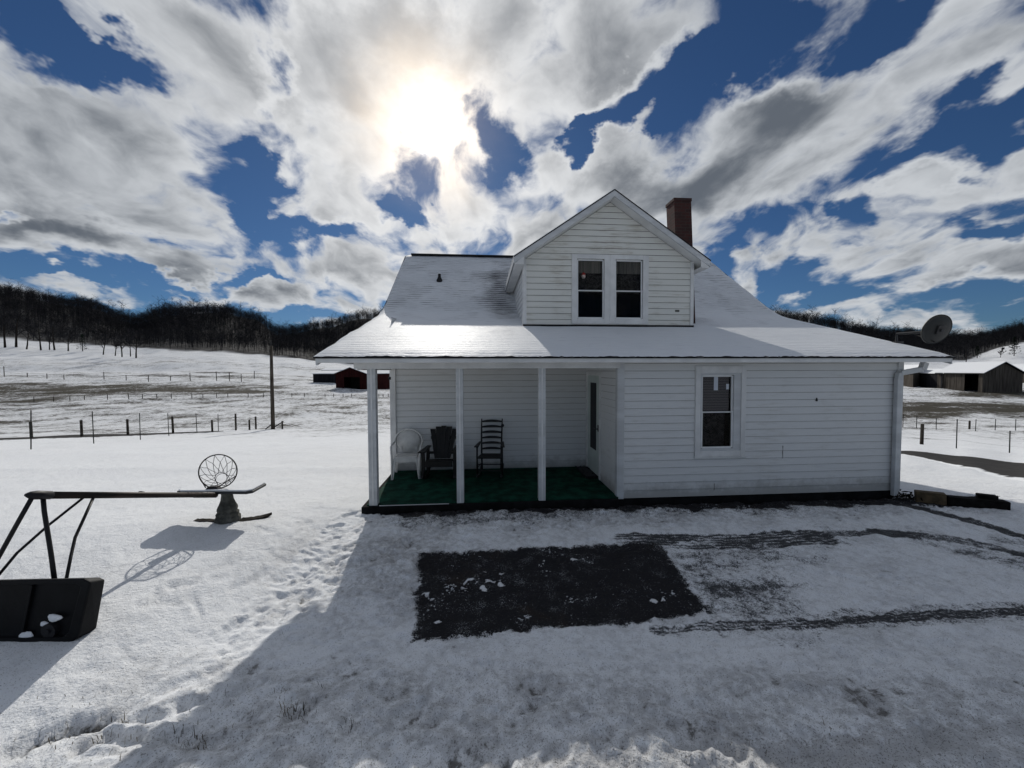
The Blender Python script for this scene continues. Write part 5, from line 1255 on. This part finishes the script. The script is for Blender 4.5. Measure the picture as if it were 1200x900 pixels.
def lone_tree(px, yb_, hpx, lab, seed, kind='bare', dd_=None, wide=.55):
    q = hit(px, yb_) if dd_ is None else W(px, yb_, dd_); dep = (q-CP)@fw; h_ = hpx/F*dep; rs = random.Random(seed)
    gz = float(ground_z(q[0], q[1]))
    root = empty('winter_tree' if kind == 'bare' else 'evergreen_tree', (q[0], q[1], gz), lab, 'tree', 'scattered trees below the woods')
    off = Vector((q[0], q[1], gz))
    if kind == 'bare':
        tk, br = tree_geo(rs, h_, 2, wide, .017, 7)
        mb = MB()
        for pts, rad, lv in tk: mb.tube([p_+off for p_ in pts], [max(r_*1.5, .09) for r_ in rad], 6)
        mb.build('trunk', 'bark', root)
        mb = MB()
        for pts, rad, lv in br: mb.tube([p_+off for p_ in pts], [max(r_*1.3, .07) for r_ in rad], 3, False)
        mb.build('crown', 'twig', root)
    else:
        mb = MB(); mb.tube([off+Vector((0, 0, -.3)), off+Vector((0, 0, h_))], [.2, .04], 6); mb.build('trunk', 'bark', root)
        mb = MB()
        for k in range(420):
            t_ = rs.random()**.8; z_ = h_*(.08+.92*t_); rmax = h_*.22*(1-t_)**.8+.15; a_ = rs.uniform(0, 6.28); rr_ = rmax*rs.uniform(.2, 1.1)
            c_ = off+Vector((math.cos(a_)*rr_, math.sin(a_)*rr_, z_)); s_ = h_*.035*rs.uniform(.5, 1.3)
            a1_ = Vector((rs.gauss(0, 1), rs.gauss(0, 1), rs.gauss(-.3, .5)))*s_; a2_ = Vector((rs.gauss(0, 1), rs.gauss(0, 1), rs.gauss(0, .5)))*s_
            mb.add([c_-a1_*.5, c_+a1_, c_+a2_], [(0, 1, 2)])
        mb.build('crown', 'conifer', root)
    return root
lt = [(6, 408, 34, 'leftmost bare tree at the edge of the snowy slope'), (19, 408, 36, 'thick dark bare tree second from the left edge'), (31, 409, 24, 'thin leaning bare tree third from the left edge'),
      (48, 410, 26, 'broad bare tree left of the dark straight trunk on the snowy slope'), (58, 410, 18, 'small scrubby bare tree left of the dark straight trunk'), (64, 410.5, 28, 'tree with a dark straight trunk in the middle of the left tree line'),
      (80, 412, 22, 'wide low bare tree between the straight trunk and the dark evergreen'), (121, 416, 20, 'forked bare tree first right of the dark evergreen'), (135, 417, 18, 'slim bare tree in the right part of the left tree line'),
      (143, 418, 22, 'bare tree with dense dark trunk near the right end of the tree line'), (153, 419, 18, 'slender bare tree next to the last tree of the line'), (159.5, 420, 26, 'last and darkest bare tree at the right end of the tree line')]
for i, (a_, b_, c_, l_) in enumerate(lt): lone_tree(a_, b_, c_*1.25, l_, 100+i, wide=.6)
lone_tree(97, 413, 20, 'dark bushy evergreen in the tree line on the left slope', 130, 'ever')
lone_tree(1145, 421, 15, 'dark evergreen left of the pair below the snowy knoll at far right', 131, 'ever', 215); lone_tree(1188, 424, 22, 'dark tall evergreen at the far right edge before the snowy knoll', 132, 'ever', 205)
lone_tree(1172, 424, 12, 'small bare tree in front of the snowy knoll at far right', 133, 'bare', 205); lone_tree(1132, 424, 18, 'bare tree behind the grey board barn roof', 134, 'bare', 195)

# the woods on the hills: one mass
def wood_template(rs):
    h_ = 1.0; vs = []; fs = []
    def strip(p, q, w0_, w1_):
        dr_ = (q-p).normalized(); s_ = dr_.cross(Vector((rs.gauss(0, 1), rs.gauss(0, 1), rs.gauss(0, .3)))).normalized(); o_ = len(vs)
        vs.extend([p-s_*w0_, p+s_*w0_, q+s_*w1_, q-s_*w1_]); fs.append((o_, o_+1, o_+2, o_+3))
    tp = Vector((rs.gauss(0, .04), rs.gauss(0, .04), .92)); base_ = Vector((0, 0, -.05))
    strip(base_, tp, .012, .003); strip(base_, tp, .012, .003)
    for k in range(14):
        t_ = rs.uniform(.25, .95); p_ = base_.lerp(tp, t_); a_ = rs.uniform(0, 6.28); L = rs.uniform(.16, .34)*(1.25-t_*.7)
        q = p_+Vector((math.cos(a_), math.sin(a_), rs.uniform(.5, 1.3)))*L; strip(p_, q, .0045, .002)
        for j in range(4):
            p2_ = p_.lerp(q, rs.uniform(.3, 1)); a2 = rs.uniform(0, 6.28); q2 = p2_+Vector((math.cos(a2), math.sin(a2), rs.uniform(.2, 1.2)))*L*.42; strip(p2_, q2, .003, .0015)
    return np.array([tuple(v_) for v_ in vs]), np.array(fs)
rs = random.Random(5); tm = [wood_template(rs) for _ in range(8)]
N = 17000
pxs = rng.uniform(-220, 1420, N*3); ds = np.sqrt(rng.uniform(190**2, 475**2, N*3))
keep = (ds > forest_start(pxs)+rng.uniform(0, 6, N*3)) & ((pxs < 560) | (pxs > 860) | (ds > 400))
pxs, ds = pxs[keep], ds[keep]
# thin by area so that near and far are equally dense, then always fill the skyline
N = min(17000, len(pxs)); pxs, ds = pxs[:N], ds[:N]
sk = rng.uniform(-220, 1420, 900); pxs = np.concatenate([pxs, sk]); ds = np.concatenate([ds, rng.uniform(418, 440, 900)]); big = np.zeros(len(pxs), bool); big[-320:] = True
lat = (pxs-600)/F*ds; TX = f2[0]*ds+r2[0]*lat; TY = f2[1]*ds+r2[1]*lat; TZ_ = ground_z(TX, TY)
V = []; Fc = []; o_ = 0; hv = 1.0+.45*fbm(TX/38, TY/38, 3, 95)
for i in range(len(TX)):
    vs, fs = tm[i % 8]; a_ = rng.uniform(0, 6.28); h_ = rng.uniform(7, 14)*hv[i]*(1 if ds[i] > 290 else .85)*(1.55 if big[i] else 1); c_, s_ = math.cos(a_), math.sin(a_)
    q = np.stack([vs[:, 0]*c_-vs[:, 1]*s_, vs[:, 0]*s_+vs[:, 1]*c_, vs[:, 2]], 1)*h_+np.array([TX[i], TY[i], TZ_[i]]); V.append(q); Fc.append(fs+o_); o_ += len(vs)
V = np.concatenate(V); Fc = np.concatenate(Fc); me = bpy.data.meshes.new('forest')
me.vertices.add(len(V)); me.vertices.foreach_set('co', V.astype(np.float32).ravel()); me.loops.add(Fc.size); me.loops.foreach_set('vertex_index', Fc.astype(np.int32).ravel())
me.polygons.add(len(Fc)); me.polygons.foreach_set('loop_start', np.arange(0, Fc.size, 4, dtype=np.int32)); me.update(calc_edges=True); me.materials.append(M['twig'])
fo = bpy.data.objects.new('forest', me); COL.objects.link(fo); tag(fo, 'dark leafless woods covering the hills on the skyline', 'woods', kind='stuff')

# ------------------------------------------------------------------ dead grass poking through the near snow
mb = MB()
def blade(x_, y_, h_, w_=.0022):
    z_ = float(ground_z(x_, y_)); a_ = random.uniform(0, 6.28); l_ = h_*random.uniform(.3, 1.7); dx_, dy_ = math.cos(a_)*l_, math.sin(a_)*l_; sx_, sy_ = -math.sin(a_)*w_, math.cos(a_)*w_
    mb.add([(x_-sx_, y_-sy_, z_-.02), (x_+sx_, y_+sy_, z_-.02), (x_+dx_*.4+sx_*.7, y_+dy_*.4+sy_*.7, z_+h_*.65), (x_+dx_*.4-sx_*.7, y_+dy_*.4-sy_*.7, z_+h_*.65), (x_+dx_, y_+dy_, z_+h_)], [(0, 1, 2, 3), (3, 2, 4)])
for (cx, cy, n_, sp_) in [(345, 838, 90, 14), (352, 830, 50, 8), (410, 848, 40, 12), (330, 815, 20, 8), (130, 855, 60, 40), (60, 870, 30, 20), (205, 865, 30, 15), (372, 805, 12, 6), (680, 790, 10, 4), (900, 830, 10, 5), (250, 830, 30, 20), (975, 860, 12, 8), (1130, 840, 12, 12), (240, 868, 40, 16)]:
    for k in range(int(n_*.45)): p_ = hit(cx+random.gauss(0, sp_), min(cy+random.gauss(0, sp_*.5), 899)); blade(p_[0], p_[1], random.uniform(.012, .035))
for k in range(420):
    p_ = hit(random.uniform(0, 1200), random.triangular(640, 899, 899))
    if pc[0][0]-.1 < p_[0] < pc[2][0] and pc[3][1]-.1 < p_[1] < pc[0][1]+.1: continue
    blade(p_[0], p_[1], random.uniform(.006, .022), .0012)
tag(mb.build('dead_grass', 'straw'), 'thin dead grass blades poking through the foreground snow', 'grass', kind='stuff')
